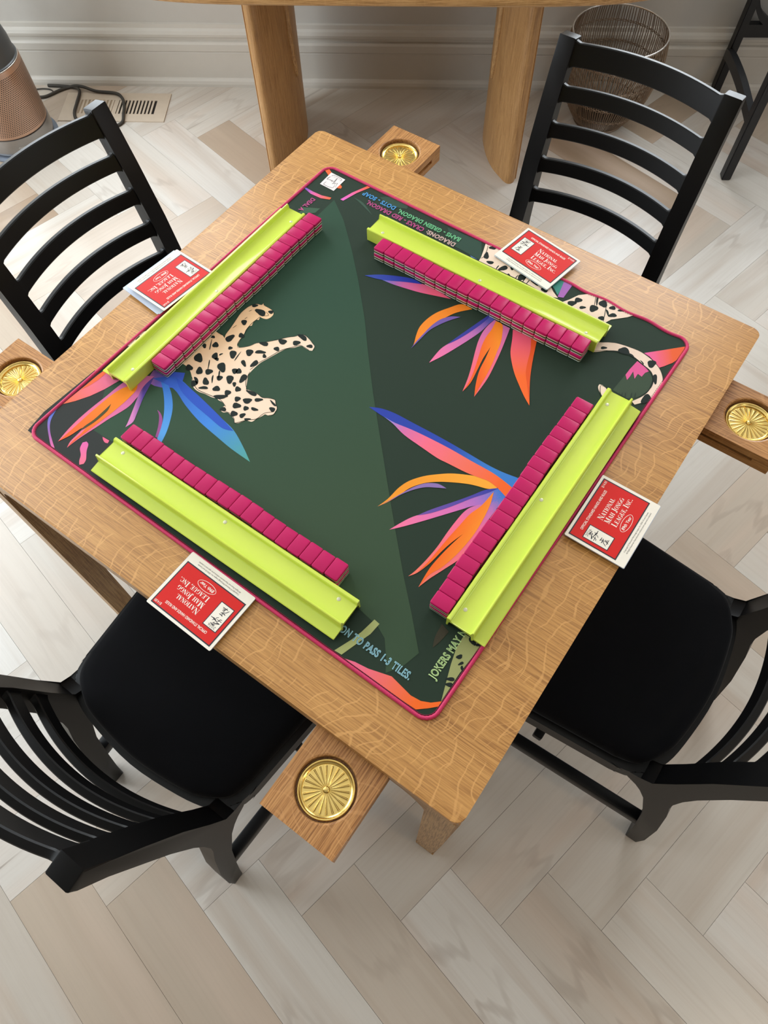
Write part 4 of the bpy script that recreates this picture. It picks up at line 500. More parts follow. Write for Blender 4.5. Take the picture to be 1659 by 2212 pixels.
ART_LINES = [
[[[-.2648,-.0572],[-.2684,-.0497],[-.2712,-.0326],[-.2753,-.0138],[-.2782,.0013],[-.2771,.0168],[-.274,.0251],[-.2683,.0327],[-.2606,.0356],[-.26,.0409],[-.2561,.0374],[-.2458,.0371],[-.2349,.0359],[-.2304,.0317]],.0009,"ink"],
[[[-.245,.0131],[-.2462,.0038],[-.2473,-.0066],[-.246,-.02],[-.2421,-.034],[-.2394,-.051],[-.2357,-.0577],[-.2317,-.06]],.0009,"ink"],
[[[-.2307,-.0589],[-.2251,-.0539],[-.2183,-.0457],[-.2134,-.0353],[-.2066,-.0295],[-.1972,-.0195],[-.1873,-.008],[-.1779,.0043],[-.1691,.0127],[-.1647,.0193],[-.1573,.0244],[-.1463,.0226],[-.1354,.0184],[-.1276,.0145],[-.1254,.0056]],.0009,"ink"],
[[[-.1309,.003],[-.1485,.0036],[-.1553,-.0046],[-.169,-.0233],[-.1766,-.0469],[-.1829,-.0648],[-.1855,-.0846]],.0009,"ink"],
[[[-.1831,-.0874],[-.1785,-.102],[-.1709,-.1121],[-.1621,-.1191]],.0009,"ink"],
[[[-.1603,-.1167],[-.1503,-.1152],[-.1409,-.1152],[-.1327,-.116],[-.1239,-.1109],[-.1134,-.1079],[-.1072,-.1132],[-.0999,-.1187],[-.0979,-.1257],[-.0975,-.1318],[-.1023,-.1371]],.0009,"ink"],
[[[-.1008,-.1278],[-.1109,-.1379],[-.1142,-.1537],[-.1248,-.1631],[-.1343,-.1759],[-.1384,-.1787],[-.1445,-.1727],[-.1571,-.1689],[-.1688,-.1728]],.0009,"ink"],
[[[-.1698,-.1629],[-.1856,-.1579],[-.2028,-.1601],[-.2266,-.1637],[-.2381,-.1607],[-.2546,-.1501]],.0009,"ink"],
[[[-.2841,-.0546],[-.2721,-.0546],[-.2778,-.0527]],.0009,"ink"],
[[[-.2438,.0274],[-.2349,.0238],[-.2418,.0177]],.0007,"ink"],
[[[-.2627,-.0003],[-.2639,-.0059]],.0008,"ink"],
[[[-.2662,-.0244],[-.2674,-.0324]],.0008,"ink"],
[[[-.2668,.0165],[-.2687,.0115]],.0008,"ink"],
[[[.2553,.2662],[.2736,.2812],[.293,.2909],[.3098,.2953],[.3261,.2934],[.3424,.288],[.357,.2805],[.365,.272],[.3686,.2584],[.3673,.2438],[.3599,.2251],[.3476,.2132]],.0011,"ink"],
[[[.2553,.2894],[.268,.2988],[.2847,.3072],[.3038,.3106],[.3237,.3122],[.3448,.3075],[.3626,.2984],[.3746,.2856],[.3796,.2752]],.0009,"ink"],
[[[.3008,.2126],[.305,.203],[.3112,.1959],[.3196,.1927]],.0012,"ink"],
[[[.3009,.2139],[.3083,.2144],[.313,.2119]],.0009,"ink"],
[[[-.012,.3775],[-.0073,.3655],[-.004,.3502],[-.0061,.3437]],.0011,"ink"],
[[[.1289,.357],[.1387,.3484],[.1513,.3406]],.0016,"ink"],
[[[.2296,.371],[.2367,.3506],[.2427,.3323]],.0012,"ink"],
[[[.2057,.3776],[.2127,.3594]],.0012,"ink"],
[[[.3322,.2172],[.3355,.2082]],.0014,"dark"],
[[[.3359,.2198],[.3392,.2107]],.0014,"dark"],
[[[.3403,.2228],[.3435,.2137]],.0014,"dark"],
[[[.3483,.2284],[.3515,.2193]],.0014,"dark"],
[[[.3533,.2318],[.3565,.2227]],.0014,"dark"],
[[[-.3586,.3664],[-.358,.371],[-.3377,.3702],[-.3373,.3643]],.0007,"ink"],
[[[-.3583,.3482],[-.3578,.3393],[-.3385,.3407],[-.3388,.3492]],.0007,"ink"],
[[[-.3551,.3672],[-.354,.3672]],.0009,"ink"],
[[[-.3524,.3671],[-.3513,.3671]],.0009,"ink"],
[[[-.3496,.3671],[-.3485,.3671]],.0009,"ink"],
[[[-.3469,.367],[-.3458,.367]],.0009,"ink"],
[[[-.3441,.367],[-.343,.3669]],.0009,"ink"],
[[[-.3414,.3669],[-.3403,.3669]],.0009,"ink"],
[[[-.3387,.3668],[-.3376,.3668]],.0009,"ink"],
[[[-.3627,.3547],[-.362,.3602],[-.3602,.3642],[-.3616,.3578],[-.3608,.3533],[-.3591,.3564],[-.3562,.3553],[-.3561,.3577],[-.3523,.3553],[-.3519,.3582],[-.3499,.3542],[-.3491,.3574],[-.3459,.3554],[-.3465,.3611],[-.3463,.3651],[-.3464,.3681],[-.3454,.3619],[-.3445,.3549],[-.3454,.3497],[-.3439,.3534],[-.3407,.3517],[-.3414,.3551],[-.3382,.3545],[-.3376,.3572],[-.3359,.3493],[-.3338,.345]],.0006,"ink"],
]
ART_TEXTS = [
["DRAGONS:",[-.0623,.3445],[-.1237,.3446],.0125,[232,196,190]],
["CRAKS - RED DRAGON,",[-.1303,.3443],[-.2606,.3463],.0125,[206,86,150]],
["BAMS - GREEN DRAGON,",[-.061,.3605],[-.1981,.3597],.0125,[122,206,150]],
["DOTS - SOAP",[-.2061,.3614],[-.281,.3621],.0125,[86,166,232]],
["ON TO PASS 1-3 TILES.",[.2018,-.3513],[.3184,-.3528],.0135,[150,200,214]],
["JOKERS MAY N",[.3406,-.339],[.341,-.259],.0135,[190,220,150]],
["DEAL A",[-.3488,.2973],[-.3505,.2569],.0115,[206,86,150]],
]
ART_CARD = [
[[[.02671,.06331],[.02326,.06396],[.02102,.06375]],.001],
[[[.01927,.06283],[.02138,.06493],[.02328,.06051]],.0007],
[[[.02452,.06215],[.02154,.05958]],.0007],
[[[.02184,.06172],[.01532,.05826],[.01929,.05938]],.0009],
[[[.02076,.06411],[.02028,.06138],[.01396,.05852]],.0006],
[[[.03218,.05632],[.02855,.05638],[.02304,.05742],[.01893,.0582]],.0009],
[[[.02741,.05973],[.02492,.05644],[.02368,.05481]],.0008],
[[[.02231,.05507],[.01646,.05493],[.01398,.0551]],.0007],
[[[.0198,.05866],[.0187,.05513],[.01797,.05278],[.0153,.05236]],.0008],
[[[.02505,.05454],[.02189,.05141]],.0007],
[[[.02817,.0552],[.02492,.05644],[.0203,.05794]],.0007],
[[[.02558,.04696],[.02197,.04704],[.01924,.04756]],.0009],
[[[.0201,.04802],[.02167,.04492],[.02137,.04281]],.0007],
[[[.02485,.04462],[.01951,.04379],[.01721,.04455]],.001],
[[[.02361,.043],[.01921,.04168],[.01719,.03868],[.01578,.03649]],.0008],
[[[.02536,.04049],[.02151,.04093]],.0008],
[[[.02618,.03847],[.02121,.03882]],.0008],
[[[.02743,.03668],[.02314,.0369],[.01843,.03689]],.0009],
[[[.02287,.04066],[.02221,.03739],[.02036,.03497]],.0009],
]

# ================================================================ the room
def struct(o, label=None):
    o['kind'] = 'structure'
    if label: o['label'] = label
    return o
def wall_with_holes(name, u0, u1, z0, z1, holes, fixed0, fixed1, axis, mat):
    """a wall slab with rectangular window openings; axis 'X': runs along x, 'Y': along y"""
    us = sorted({u0, u1, *[h[0] for h in holes], *[h[1] for h in holes]})
    bm = bmesh.new()
    for a, b in zip(us[:-1], us[1:]):
        cuts = [(h[2], h[3]) for h in holes if h[0] <= a and h[1] >= b]
        spans = [(z0, z1)] if not cuts else [(z0, cuts[0][0]), (cuts[0][1], z1)]
        for s0, s1 in spans:
            if axis == 'X': box_bm(bm, a, b, fixed0, fixed1, s0, s1)
            else: box_bm(bm, fixed0, fixed1, a, b, s0, s1)
    return struct(link(name, bm_mesh(name, bm, mat)))
wall_with_holes('wall_back', WX0-0.12, WX1+0.12, -0.05, CEIL, WIN_FAR, WY1, WY1+0.12, 'X', WALL)
wall_with_holes('wall_left', WY0-0.12, WY1, -0.05, CEIL, [WIN_LEFT], WX0-0.12, WX0, 'Y', WALL)
wall_with_holes('wall_right', WY0-0.12, WY1, -0.05, CEIL, [WIN_RIGHT_FILL], WX1, WX1+0.12, 'Y', WALL2)
wall_with_holes('wall_front', WX0, WX1, -0.05, CEIL, [], WY0-0.12, WY0, 'X', WALL2)
struct(box('ceiling', WX0-0.12, WX1+0.12, WY0-0.12, WY1+0.12, CEIL, CEIL+0.1, CEILP))
# windows: white frames with glazing bars
def window(idx, axis, u0, u1, z0, z1, at, nu, nz):
    bm = bmesh.new(); f = 0.05
    def b(a0, a1, c0, c1):
        if axis == 'X': box_bm(bm, a0, a1, at-0.03, at+0.03, c0, c1)
        else: box_bm(bm, at-0.03, at+0.03, a0, a1, c0, c1)
    b(u0, u0+f, z0, z1); b(u1-f, u1, z0, z1); b(u0+f, u1-f, z0, z0+f); b(u0+f, u1-f, z1-f, z1)
    w = struct(link('window_%d' % idx, bm_mesh('window', bm, TRIM)))
    for i in range(1, nu):
        c = u0 + (u1-u0)*i/nu
        if axis == 'X': box('glazing_bar', c-0.012, c+0.012, at-0.015, at+0.015, z0+f, z1-f, TRIM, w)
        else: box('glazing_bar', at-0.015, at+0.015, c-0.012, c+0.012, z0+f, z1-f, TRIM, w)
    for i in range(1, nz):
        c = z0 + (z1-z0)*i/nz
        if axis == 'X': box('glazing_bar', u0+f, u1-f, at-0.014, at+0.014, c-0.012, c+0.012, TRIM, w)
        else: box('glazing_bar', at-0.014, at+0.014, u0+f, u1-f, c-0.012, c+0.012, TRIM, w)
for i, (x0, x1, z0, z1) in enumerate(WIN_FAR): window(i+1, 'X', x0, x1, z0, z1, WY1+0.06, 2, 3)
window(3, 'Y', *WIN_LEFT, WX0-0.06, 3, 3)
window(4, 'Y', *WIN_RIGHT_FILL, WX1+0.06, 3, 3)  # frame of the added fill window

# baseboard: shoe moulding, flat board, stepped and rounded cap
prof = [(0, 0), (0.034, 0), (0.034, 0.010), (0.031, 0.020), (0.025, 0.027), (0.021, 0.029), (0.021, 0.118), (0.0195, 0.122), (0.024, 0.127), (0.024, 0.150), (0.020, 0.157), (0.012, 0.160), (0.012, 0.168),
        (0.019, 0.173), (0.020, 0.182), (0.016, 0.192), (0.009, 0.199), (0.008, 0.212), (0, 0.214)]
bb = prism('baseboard_back', [(WY1-d, z) for d, z in prof], WX0+0.001, WX1-0.001, TRIM, None, 'X', smooth=False); struct(bb)
bb = prism('baseboard_left', [(WX0+d, z) for d, z in prof], WY0+0.001, WY1-0.036, TRIM, None, 'Y', smooth=False); struct(bb)

# floor: a slab with herringbone planks laid on it, 45 degrees to the wall
floor = struct(box('floor', WX0, WX1, WY0, WY1, -0.06, -0.0125, plain('subfloor', (150, 135, 118), 0.7)))
PW, PLN = 0.1435, 4*0.1435
bmp = bmesh.new(); box_bm(bmp, -PLN/2+0.0003, PLN/2-0.0003, -PW/2+0.0003, PW/2-0.0003, -0.012, 0.0)
PLANK_ME = bm_mesh('plank', bmp, PLANK)
FX0, FX1, FY0, FY1 = WX0+0.02, 2.35, -1.75, WY1-0.02
def clip(poly, fn):
    out = []
    for i in range(len(poly)):
        a, b = poly[i], poly[(i+1) % len(poly)]; fa, fb = fn(a), fn(b)
        if fa >= 0: out.append(a)
        if (fa >= 0) != (fb >= 0):
            t = fa/(fa-fb); out.append((a[0]+(b[0]-a[0])*t, a[1]+(b[1]-a[1])*t))
    return out
def plank(cu, cv, ang):
    cx = (cu+cv)/math.sqrt(2)*PW; cy = (cu-cv)/math.sqrt(2)*PW
    ca, sa = math.cos(ang), math.sin(ang)
    hl, hw = PLN/2-0.0003, PW/2-0.0003
    quad = [(x, y) for x, y in ((-hl, -hw), (hl, -hw), (hl, hw), (-hl, hw))]
    wx = lambda q: cx+q[0]*ca-q[1]*sa; wy = lambda q: cy+q[0]*sa+q[1]*ca
    if max(map(wx, quad)) < FX0 or min(map(wx, quad)) > FX1 or max(map(wy, quad)) < FY0 or min(map(wy, quad)) > FY1: return
    p = quad
    for fn in (lambda q: wx(q)-FX0, lambda q: FY1-wy(q)):
        p = clip(p, fn)
        if len(p) < 3: return
    if p == quad: me = PLANK_ME
    else:
        bm = bmesh.new(); prism_bm(bm, p, -0.012, 0.0); me = bm_mesh('plank', bm, PLANK)
    o = link('plank', me, floor); o.location = (cx, cy, 0); o.rotation_euler = (0, 0, ang)
OU, OV = 0.56, 0.18
for d in range(-40, 41, 8):
    for j in range(-45, 46):
        plank(j+d+3+OU, j+0.5+OV, R(45))
        plank(j+0.5+OU, j-d+2+OV, R(-45))

# ================================================================ game table
table = tag(empty('game_table', (0, 0, 0), TH), 'square oak game table with rounded corners and pull-out cup holders', 'table')
HA = 0.47
prism('tabletop', rrect(2*HA, 2*HA, 0.014, 5), 0.728, ZT, OAK_TOP, table, bev=0.0012)
def apron_poly():
    pts = [(-0.440, 0.7278), (0.440, 0.7278)]
    arc = lambda s: [(s*(0.424-0.050*(1-math.cos(a))) , 0.692-0.075*(1-math.sin(a))) for a in [R(90*i/6) for i in range(7)]]
    r_ = arc(1); l_ = arc(-1)
    # both ends run down the leg with a round fillet
    pts += [(0.440, 0.617)] + r_ + l_[::-1] + [(-0.440, 0.617)]
    return pts
AP = apron_poly()
for k in range(4):
    o = prism('apron', AP, -HA+0.0025, -HA+0.022, OAK_SIDE, table, 'Y', bev=0.0008, smooth=True); o.rotation_euler = (0, 0, R(90*k))
for sx, sy in ((1, 1), (1, -1), (-1, -1), (-1, 1)):
    a0, a1 = HA-0.001, HA-0.048
    loops = []
    for z, s in ((0.0, 0.043), (0.004, 0.045), (0.35, 0.046), (0.728, 0.050)):
        loops.append([(sx*a, sy*b, z) for a, b in ((a0, a0), (a0-s, a0), (a0-s, a0-s), (a0, a0-s))])
    v, f = loft(loops)
    bm = bmesh.new(); vs = [bm.verts.new(q) for q in v]
    for q in f: bm.faces.new([vs[i] for i in q])
    bmesh.ops.bevel(bm, geom=[e for e in bm.edges if abs(e.verts[0].co.z-e.verts[1].co.z) > 0.1], offset=0.004, segments=2, affect='EDGES')
    link('leg', bm_mesh('leg', bm, OAK_LEG, True), table)
# pull-out cup holder trays, one near the end of every side
TRW, TZ1, TZ0 = 0.116, 0.7205, 0.687
def tray_mesh():
    bm = bmesh.new(); y_in, y_out = -0.40, -0.589; hx = TRW/2; cy, hr, N = -0.5265, 0.0405, 40
    def sq(i):
        a = 2*PI*i/N; c, s = math.cos(a), math.sin(a); m = max(abs(c), abs(s)); return (hx*c/m, cy+hx*s/m)
    z_t, z_f = TZ1, 0.7075
    ring = lambda r, z: [bm.verts.new((r*math.cos(2*PI*i/N), cy+r*math.sin(2*PI*i/N), z)) for i in range(N)]
    S = [bm.verts.new((*sq(i), z_t)) for i in range(N)]
    A = ring(hr+0.003, z_t); A2 = ring(hr+0.0008, z_t-0.0008); B = ring(hr, z_t-0.003); Cc = ring(hr, z_f)
    for p, q in ((S, A), (A, A2), (A2, B), (B, Cc)):
        for i in range(N): j = (i+1) % N; bm.faces.new((p[i], p[j], q[j], q[i]))
    bm.faces.new(Cc)
    # rim skirt to hide nothing: slabs below and beside
    top0 = 0.7065
    def sidebox(x0, x1, y0, y1, z0, z1): box_bm(bm, x0, x1, y0, y1, z0, z1)
    # outer walls of the upper slab, built around the hole square
    y0s, y1s = cy-hx, cy+hx
    sidebox(-hx, hx, y1s, y_in, top0-0.0005, z_t)                   # inner slab behind the hole
    sidebox(-hx, hx, y_out, y0s, top0-0.0005, z_t)                  # nose
    bm2 = [(-hx, y0s), (hx, y0s), (hx, y1s), (-hx, y1s)]
    W0 = [bm.verts.new((x, y, z_t)) for x, y in bm2]; W1 = [bm.verts.new((x, y, top0-0.0005)) for x, y in bm2]
    for i in (1, 3): bm.faces.new((W0[i], W0[(i+1) % 4], W1[(i+1) % 4], W1[i]))
    bm.faces.new(W1)
    sidebox(-hx+0.012, hx-0.012, y_out+0.03, y_in, 0.6985, top0)    # recessed runner groove
    sidebox(-hx, hx, y_out, y_out+0.03, 0.6985, top0)
    sidebox(-hx, hx, y_out, y_in, TZ0, 0.6985)
    me = bm_mesh('cup_holder_tray', bm, OAK_TRAY); return me
TRAY = tray_mesh()
for k, (ox,) in enumerate(((0.306,), (0.318,), (0.317,), (0.304,))):
    o = link('cup_holder_tray', TRAY, table); ang = R(90*k)
    dv = 0.0 if k != 2 else 0.010
    o.rotation_euler = (0, 0, ang); o.location = (math.cos(ang)*ox + math.sin(ang)*dv, math.sin(ang)*ox - math.cos(ang)*dv, 0)
# brass coasters lying in the trays
def coaster_mesh():
    v = []; f = []; NS = 22; sub = 10; N = NS*sub
    hs = [0, 0, 0, 0, 0, 0, 0.0002, 0.0011, 0.0011, 0.0002]
    def ring(r, zf): return [(r*math.cos(2*PI*i/N), r*math.sin(2*PI*i/N), zf(i)) for i in range(N)]
    loops = [ring(0.0376, lambda i: 0.0), ring(0.0378, lambda i: 0.0055), ring(0.0370, lambda i: 0.0065), ring(0.0355, lambda i: 0.0064), ring(0.0345, lambda i: 0.0052),
             ring(0.0335, lambda i: 0.0046), ring(0.0322, lambda i: 0.0040), ring(0.0316, lambda i: 0.0022), ring(0.0300, lambda i: 0.0022+0.4*hs[i % sub]), ring(0.0298, lambda i: 0.0022+hs[i % sub]),
             ring(0.018, lambda i: 0.0022+hs[i % sub]), ring(0.0045, lambda i: 0.0022+hs[i % sub]*0.9), ring(0.0042, lambda i: 0.0028), ring(0.0036, lambda i: 0.0040), ring(0.0020, lambda i: 0.0048), ring(0.0003, lambda i: 0.0050)]
    v, f = loft(loops, cap=True)
    me = mesh('brass_coaster', v, f, BRASS, True); me.set_sharp_from_angle(angle=R(20)); return me
COAST = coaster_mesh()
CO_LAB = ['round fluted brass coaster in the cup holder nearest the camera', 'round fluted brass coaster in the cup holder below the right table corner',
          'round fluted brass coaster in the cup holder by the far table corner', 'round fluted brass coaster in the cup holder by the left table corner']
for k, ox in enumerate((0.306, 0.318, 0.317, 0.304)):
    ang = R(90*k); d = 0.5265 if k != 2 else 0.5365
    x, y = math.cos(ang)*ox + math.sin(ang)*d, math.sin(ang)*ox - math.cos(ang)*d
    o = link('brass_coaster', COAST); o.location = tpos(x, y, 0.7077); o.rotation_euler = (0, 0, TH+R(13*k))
    tag(o, CO_LAB[k], 'coaster', 'brass coasters in the cup holders')

# ================================================================ playing mat with its print
playmat = tag(empty('playing_mat', (0, 0, ZT+0.0002), TH), 'dark green square playing mat with leopard and flower print and pink stitched edge', 'mat')
MH, MC, MR = 0.3835, (-0.0056, -0.0006), R(-0.78)
def mat_pt(x, y):
    wv_ = 0.0
    if y > MH-0.03 and x > 0.12: wv_ = 0.0019*math.sin(2*PI*(x-0.205)/0.078)*min(1, (x-0.12)/0.06)*max(0, min(1, (0.375-x)/0.02))
    y = y + wv_
    return (MC[0]+x*math.cos(MR)-y*math.sin(MR), MC[1]+x*math.sin(MR)+y*math.cos(MR))
def mat_path(h, r, step):
    pts = []
    for k, (sx, sy) in enumerate(((1, 1), (-1, 1), (-1, -1), (1, -1))):
        for i in range(13):
            a = R(90*k + 90*i/12); pts.append((sx*(h-r)+r*math.cos(a), sy*(h-r)+r*math.sin(a)))
        nx, ny = [((-1, 1)), ((-1, -1)), ((1, -1)), ((1, 1))][k]
        a = pts[-1]; b = [(-(h-r), h), (-h, -(h-r)), (h-r, -h), (h, h-r)][k]
        n = int(math.hypot(b[0]-a[0], b[1]-a[1])/step)
        for i in range(1, n): pts.append((a[0]+(b[0]-a[0])*i/n, a[1]+(b[1]-a[1])*i/n))
    return [mat_pt(*q) for q in pts]
prism('mat_base', mat_path(MH-0.0005, 0.0195, 0.01), 0.0001, 0.0034, MAT_DARK, playmat, smooth=False)
path = mat_path(MH, 0.02, 0.00115)
tube('stitched_edge', [(x, y, 0.0031) for x, y in path], [0.0031 if i % 2 else 0.0026 for i in range(len(path))], PINK_STITCH, playmat, n=8, closed=True)
path = mat_path(MH-0.0036, 0.0165, 0.0022)
tube('edge_thread', [(x, y, 0.0036+(0.0004 if i % 2 else 0)) for i, (x, y) in enumerate(path)], 0.0005, THREAD, playmat, n=5, closed=True)

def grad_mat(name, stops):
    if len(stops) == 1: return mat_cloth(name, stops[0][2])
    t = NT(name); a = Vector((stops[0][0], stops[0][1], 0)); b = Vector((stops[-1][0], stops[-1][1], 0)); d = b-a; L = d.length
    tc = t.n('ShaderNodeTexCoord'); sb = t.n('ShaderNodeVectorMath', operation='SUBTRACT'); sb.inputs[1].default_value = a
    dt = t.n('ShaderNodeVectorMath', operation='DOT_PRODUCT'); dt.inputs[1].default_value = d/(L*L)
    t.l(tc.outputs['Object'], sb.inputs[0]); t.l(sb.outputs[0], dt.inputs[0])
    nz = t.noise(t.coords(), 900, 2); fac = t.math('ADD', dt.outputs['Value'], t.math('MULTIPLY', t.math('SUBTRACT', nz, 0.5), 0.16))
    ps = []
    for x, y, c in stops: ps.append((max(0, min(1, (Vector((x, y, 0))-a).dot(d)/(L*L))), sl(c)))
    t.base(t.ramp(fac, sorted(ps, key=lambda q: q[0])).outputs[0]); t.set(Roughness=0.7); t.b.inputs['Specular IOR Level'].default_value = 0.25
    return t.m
_gm = {}
def gmat(stops):
    k = str(stops)
    if k not in _gm: _gm[k] = grad_mat('print_colour', stops)
    return _gm[k]
def smooth_poly(p):
    n = len(p); corner = []
    for i in range(n):
        a = Vector(p[i]) - Vector(p[i-1]); b = Vector(p[(i+1) % n]) - Vector(p[i])
        if a.length < 1e-7 or b.length < 1e-7 or a.angle(b) > R(58): corner.append(i)
    if not corner: return catmull(p, 4, True)
    out = []
    for k, c in enumerate(corner):
        e = corner[(k+1) % len(corner)]; seg = [p[c]]; i = c
        while True:
            i = (i+1) % n; seg.append(p[i])
            if i == e: break
        out += catmull(seg, 4)[:-1]
    return out
LAY = 0.00016
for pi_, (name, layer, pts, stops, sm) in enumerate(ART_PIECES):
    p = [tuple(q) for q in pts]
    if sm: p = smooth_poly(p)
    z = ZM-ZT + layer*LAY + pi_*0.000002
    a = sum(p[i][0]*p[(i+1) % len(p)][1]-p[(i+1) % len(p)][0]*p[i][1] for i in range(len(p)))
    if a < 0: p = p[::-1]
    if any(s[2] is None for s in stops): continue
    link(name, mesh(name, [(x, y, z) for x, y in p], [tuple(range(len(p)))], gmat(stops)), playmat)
sv = []; sf = []
for p in ART_SPOTS:
    q = catmull([tuple(x) for x in p], 2, True)
    a = sum(q[i][0]*q[(i+1) % len(q)][1]-q[(i+1) % len(q)][0]*q[i][1] for i in range(len(q)))
    if a < 0: q = q[::-1]
    sf.append(tuple(range(len(sv), len(sv)+len(q)))); sv += [(x, y, ZM-ZT+4*LAY) for x, y in q]
o = link('spot_print', mesh('spot_print', sv, sf, INK), playmat); o['kind'] = 'stuff'
def ribbon(pts, w, z, taper=True):
    P = catmull([tuple(q) for q in pts], 3); n = len(P); v = []; f = []
    for i in range(n):
        a, b = Vector(P[max(i-1, 0)]), Vector(P[min(i+1, n-1)]); d = (b-a)
        d = d.normalized() if d.length > 1e-9 else Vector((1, 0)); nn = Vector((-d.y, d.x))
        h = w/2*(0.35+0.65*math.sin(PI*min(max(i/(n-1), 0.08), 0.92))**0.5 if taper else 1)
        v += [(P[i][0]-nn.x*h, P[i][1]-nn.y*h, z), (P[i][0]+nn.x*h, P[i][1]+nn.y*h, z)]
    for i in range(n-1): f.append((2*i, 2*i+2, 2*i+3, 2*i+1))
    return v, f
lv = {'ink': ([], []), 'dark': ([], [])}
for pts, w, c in ART_LINES:
    v, f = ribbon(pts, w, ZM-ZT+5*LAY); V, F = lv[c]; o0 = len(V); V += v; F += [tuple(i+o0 for i in q) for q in f]
o = link('outline_print', mesh('outline_print', *lv['ink'], INK), playmat); o['kind'] = 'stuff'
o = link('outline_print', mesh('outline_print', *lv['dark'], DARK_PRINT), playmat); o['kind'] = 'stuff'

# ---- lettering
def text_mesh(body, size, offset=0.0, shear=0.0, align='LEFT', spacing=1.0):
    c = bpy.data.curves.new('lettering', 'FONT'); c.body = body; c.size = size; c.offset = offset; c.shear = shear; c.align_x = align; c.fill_mode = 'FRONT'; c.resolution_u = 3; c.space_character = spacing
    o = bpy.data.objects.new('lettering', c); COL.objects.link(o); bpy.context.view_layer.update()
    me = bpy.data.meshes.new_from_object(o.evaluated_get(bpy.context.evaluated_depsgraph_get()))
    bpy.data.objects.remove(o); bpy.data.curves.remove(c); return me
def fit_text(body, width, height, offset=0.0, shear=0.0, spacing=1.0):
    """lettering fitted to a width and a capital height, lower left corner at the origin"""
    me = text_mesh(body, 1.0, offset, shear, spacing=spacing); xs = [v.co.x for v in me.vertices]; x0, x1 = min(xs), max(xs)
    sx, sy = width/(x1-x0), height/0.727
    for v in me.vertices: v.co = ((v.co.x-x0)*sx, v.co.y*sy, 0)
    return me
for body, a, b, h, c in ART_TEXTS:
    a = Vector(a); b = Vector(b); L = (b-a).length; ang = math.atan2(b.y-a.y, b.x-a.x); nrm = Vector((-math.sin(ang), math.cos(ang))); hh = h*0.80
    m_col = mat_cloth('print_lettering', c)
    for off, mt, lay in ((0.035, m_col, 5), (-0.030, MAT_DARK, 6)):
        me = fit_text(body, L, hh, off, spacing=1.08); me.materials.clear(); me.materials.append(mt)
        o = link('lettering_print', me, playmat); q = a-nrm*hh/2; o.location = (q.x, q.y, ZM-ZT+lay*LAY); o.rotation_euler = (0, 0, ang)

# ================================================================ racks
RL = 0.462
RP = [(0, 0), (0, 0.0232), (-0.0008, 0.0243), (-0.0025, 0.0247), (-0.0050, 0.0244), (-0.0062, 0.0232), (-0.0068, 0.0196), (-0.0078, 0.0188), (-0.0100, 0.0186), (-0.0372, 0.0182), (-0.0384, 0.0186), (-0.0388, 0.0196), (-0.0392, 0.0262),
      (-0.0400, 0.0272), (-0.0412, 0.0275), (-0.0424, 0.0270), (-0.0428, 0.0260), (-0.0430, 0.0112), (-0.0440, 0.0100), (-0.0600, 0.0088), (-0.0612, 0.0080), (-0.0612, 0.0066), (-0.0600, 0.0060), (-0.0430, 0.0070), (-0.0428, 0.0),
      (-0.0400, 0.0), (-0.0396, 0.0132), (-0.0100, 0.0152), (-0.0036, 0.0154), (-0.0030, 0.0)]
bm = bmesh.new(); prism_bm(bm, RP[::-1], -RL/2, RL/2, 'X', 0.0006, 1); RACK = bm_mesh('rack_body', bm, LIME, True)
v, f = lathe([(0.0001, 0.0004), (0.0027, 0.0004), (0.0030, 0.0002), (0.0031, -0.0005)], 16); DOT = mesh('magnet_dot', v, f, RIVET, True)
RACKS = [  # x, y of the middle of the inner edge, turn, words
    (-0.0247, -0.3118, 0, 'long lime green tile rack on the near left side, beside the lower card'),
    (0.3158, -0.0345, 90, 'long lime green tile rack on the right side, ending by the word JOKERS'),
    (0.0290, 0.2662, 180, 'long lime green tile rack on the far right side, reflecting the windows'),
    (-0.3168, 0.0035, -90, 'long lime green tile rack on the far left side, overlapping a card')]
for i, (x, y, a, lab) in enumerate(RACKS):
    e = tag(empty('tile_rack', tpos(x, y, ZM+0.0012), TH+R(a)), lab, 'rack', 'lime tile racks around the mat')
    link('rack_body', RACK, e)
    for dx in (-0.205, 0.0, 0.205):
        d = link('magnet_dot', DOT, e); d.location = (dx, -0.0135, 0.0184)

# ================================================================ tiles, nineteen long and two high behind every rack
TW, TL_, TT = 0.02150, 0.0296, 0.01275
def tile_layer(name, zs, mat):
    loops = [[(x, y, z) for x, y in rrect(TW-2*ins, TL_-2*ins, max(0.0004, 0.0024-ins), 3)] for z, ins in zs]
    v, f = loft(loops); me = mesh(name, v, f, mat, True); me.set_sharp_from_angle(angle=R(20)); return me
T_PARTS = [('tile_face', tile_layer('tile_face', [(0.0, 0.0014), (0.0004, 0.0005), (0.0012, 0.0), (0.0026, 0.0)], FACE)),
           ('olive_band', tile_layer('olive_band', [(0.0026, 0.0), (0.0058, 0.0)], OLIVE)),
           ('cream_band', tile_layer('cream_band', [(0.0058, 0.0), (0.0078, 0.0)], CREAM)),
           ('tile_back', tile_layer('tile_back', [(0.0078, 0.0), (0.0113, 0.0), (0.0120, 0.0003), (0.0125, 0.0009), (TT, 0.0017)], MAGENTA))]
ORD = ['first', 'second', 'third', 'fourth', 'fifth', 'sixth', 'seventh', 'eighth', 'ninth', 'tenth', 'eleventh', 'twelfth', 'thirteenth', 'fourteenth', 'fifteenth', 'sixteenth', 'seventeenth', 'eighteenth', 'nineteenth']
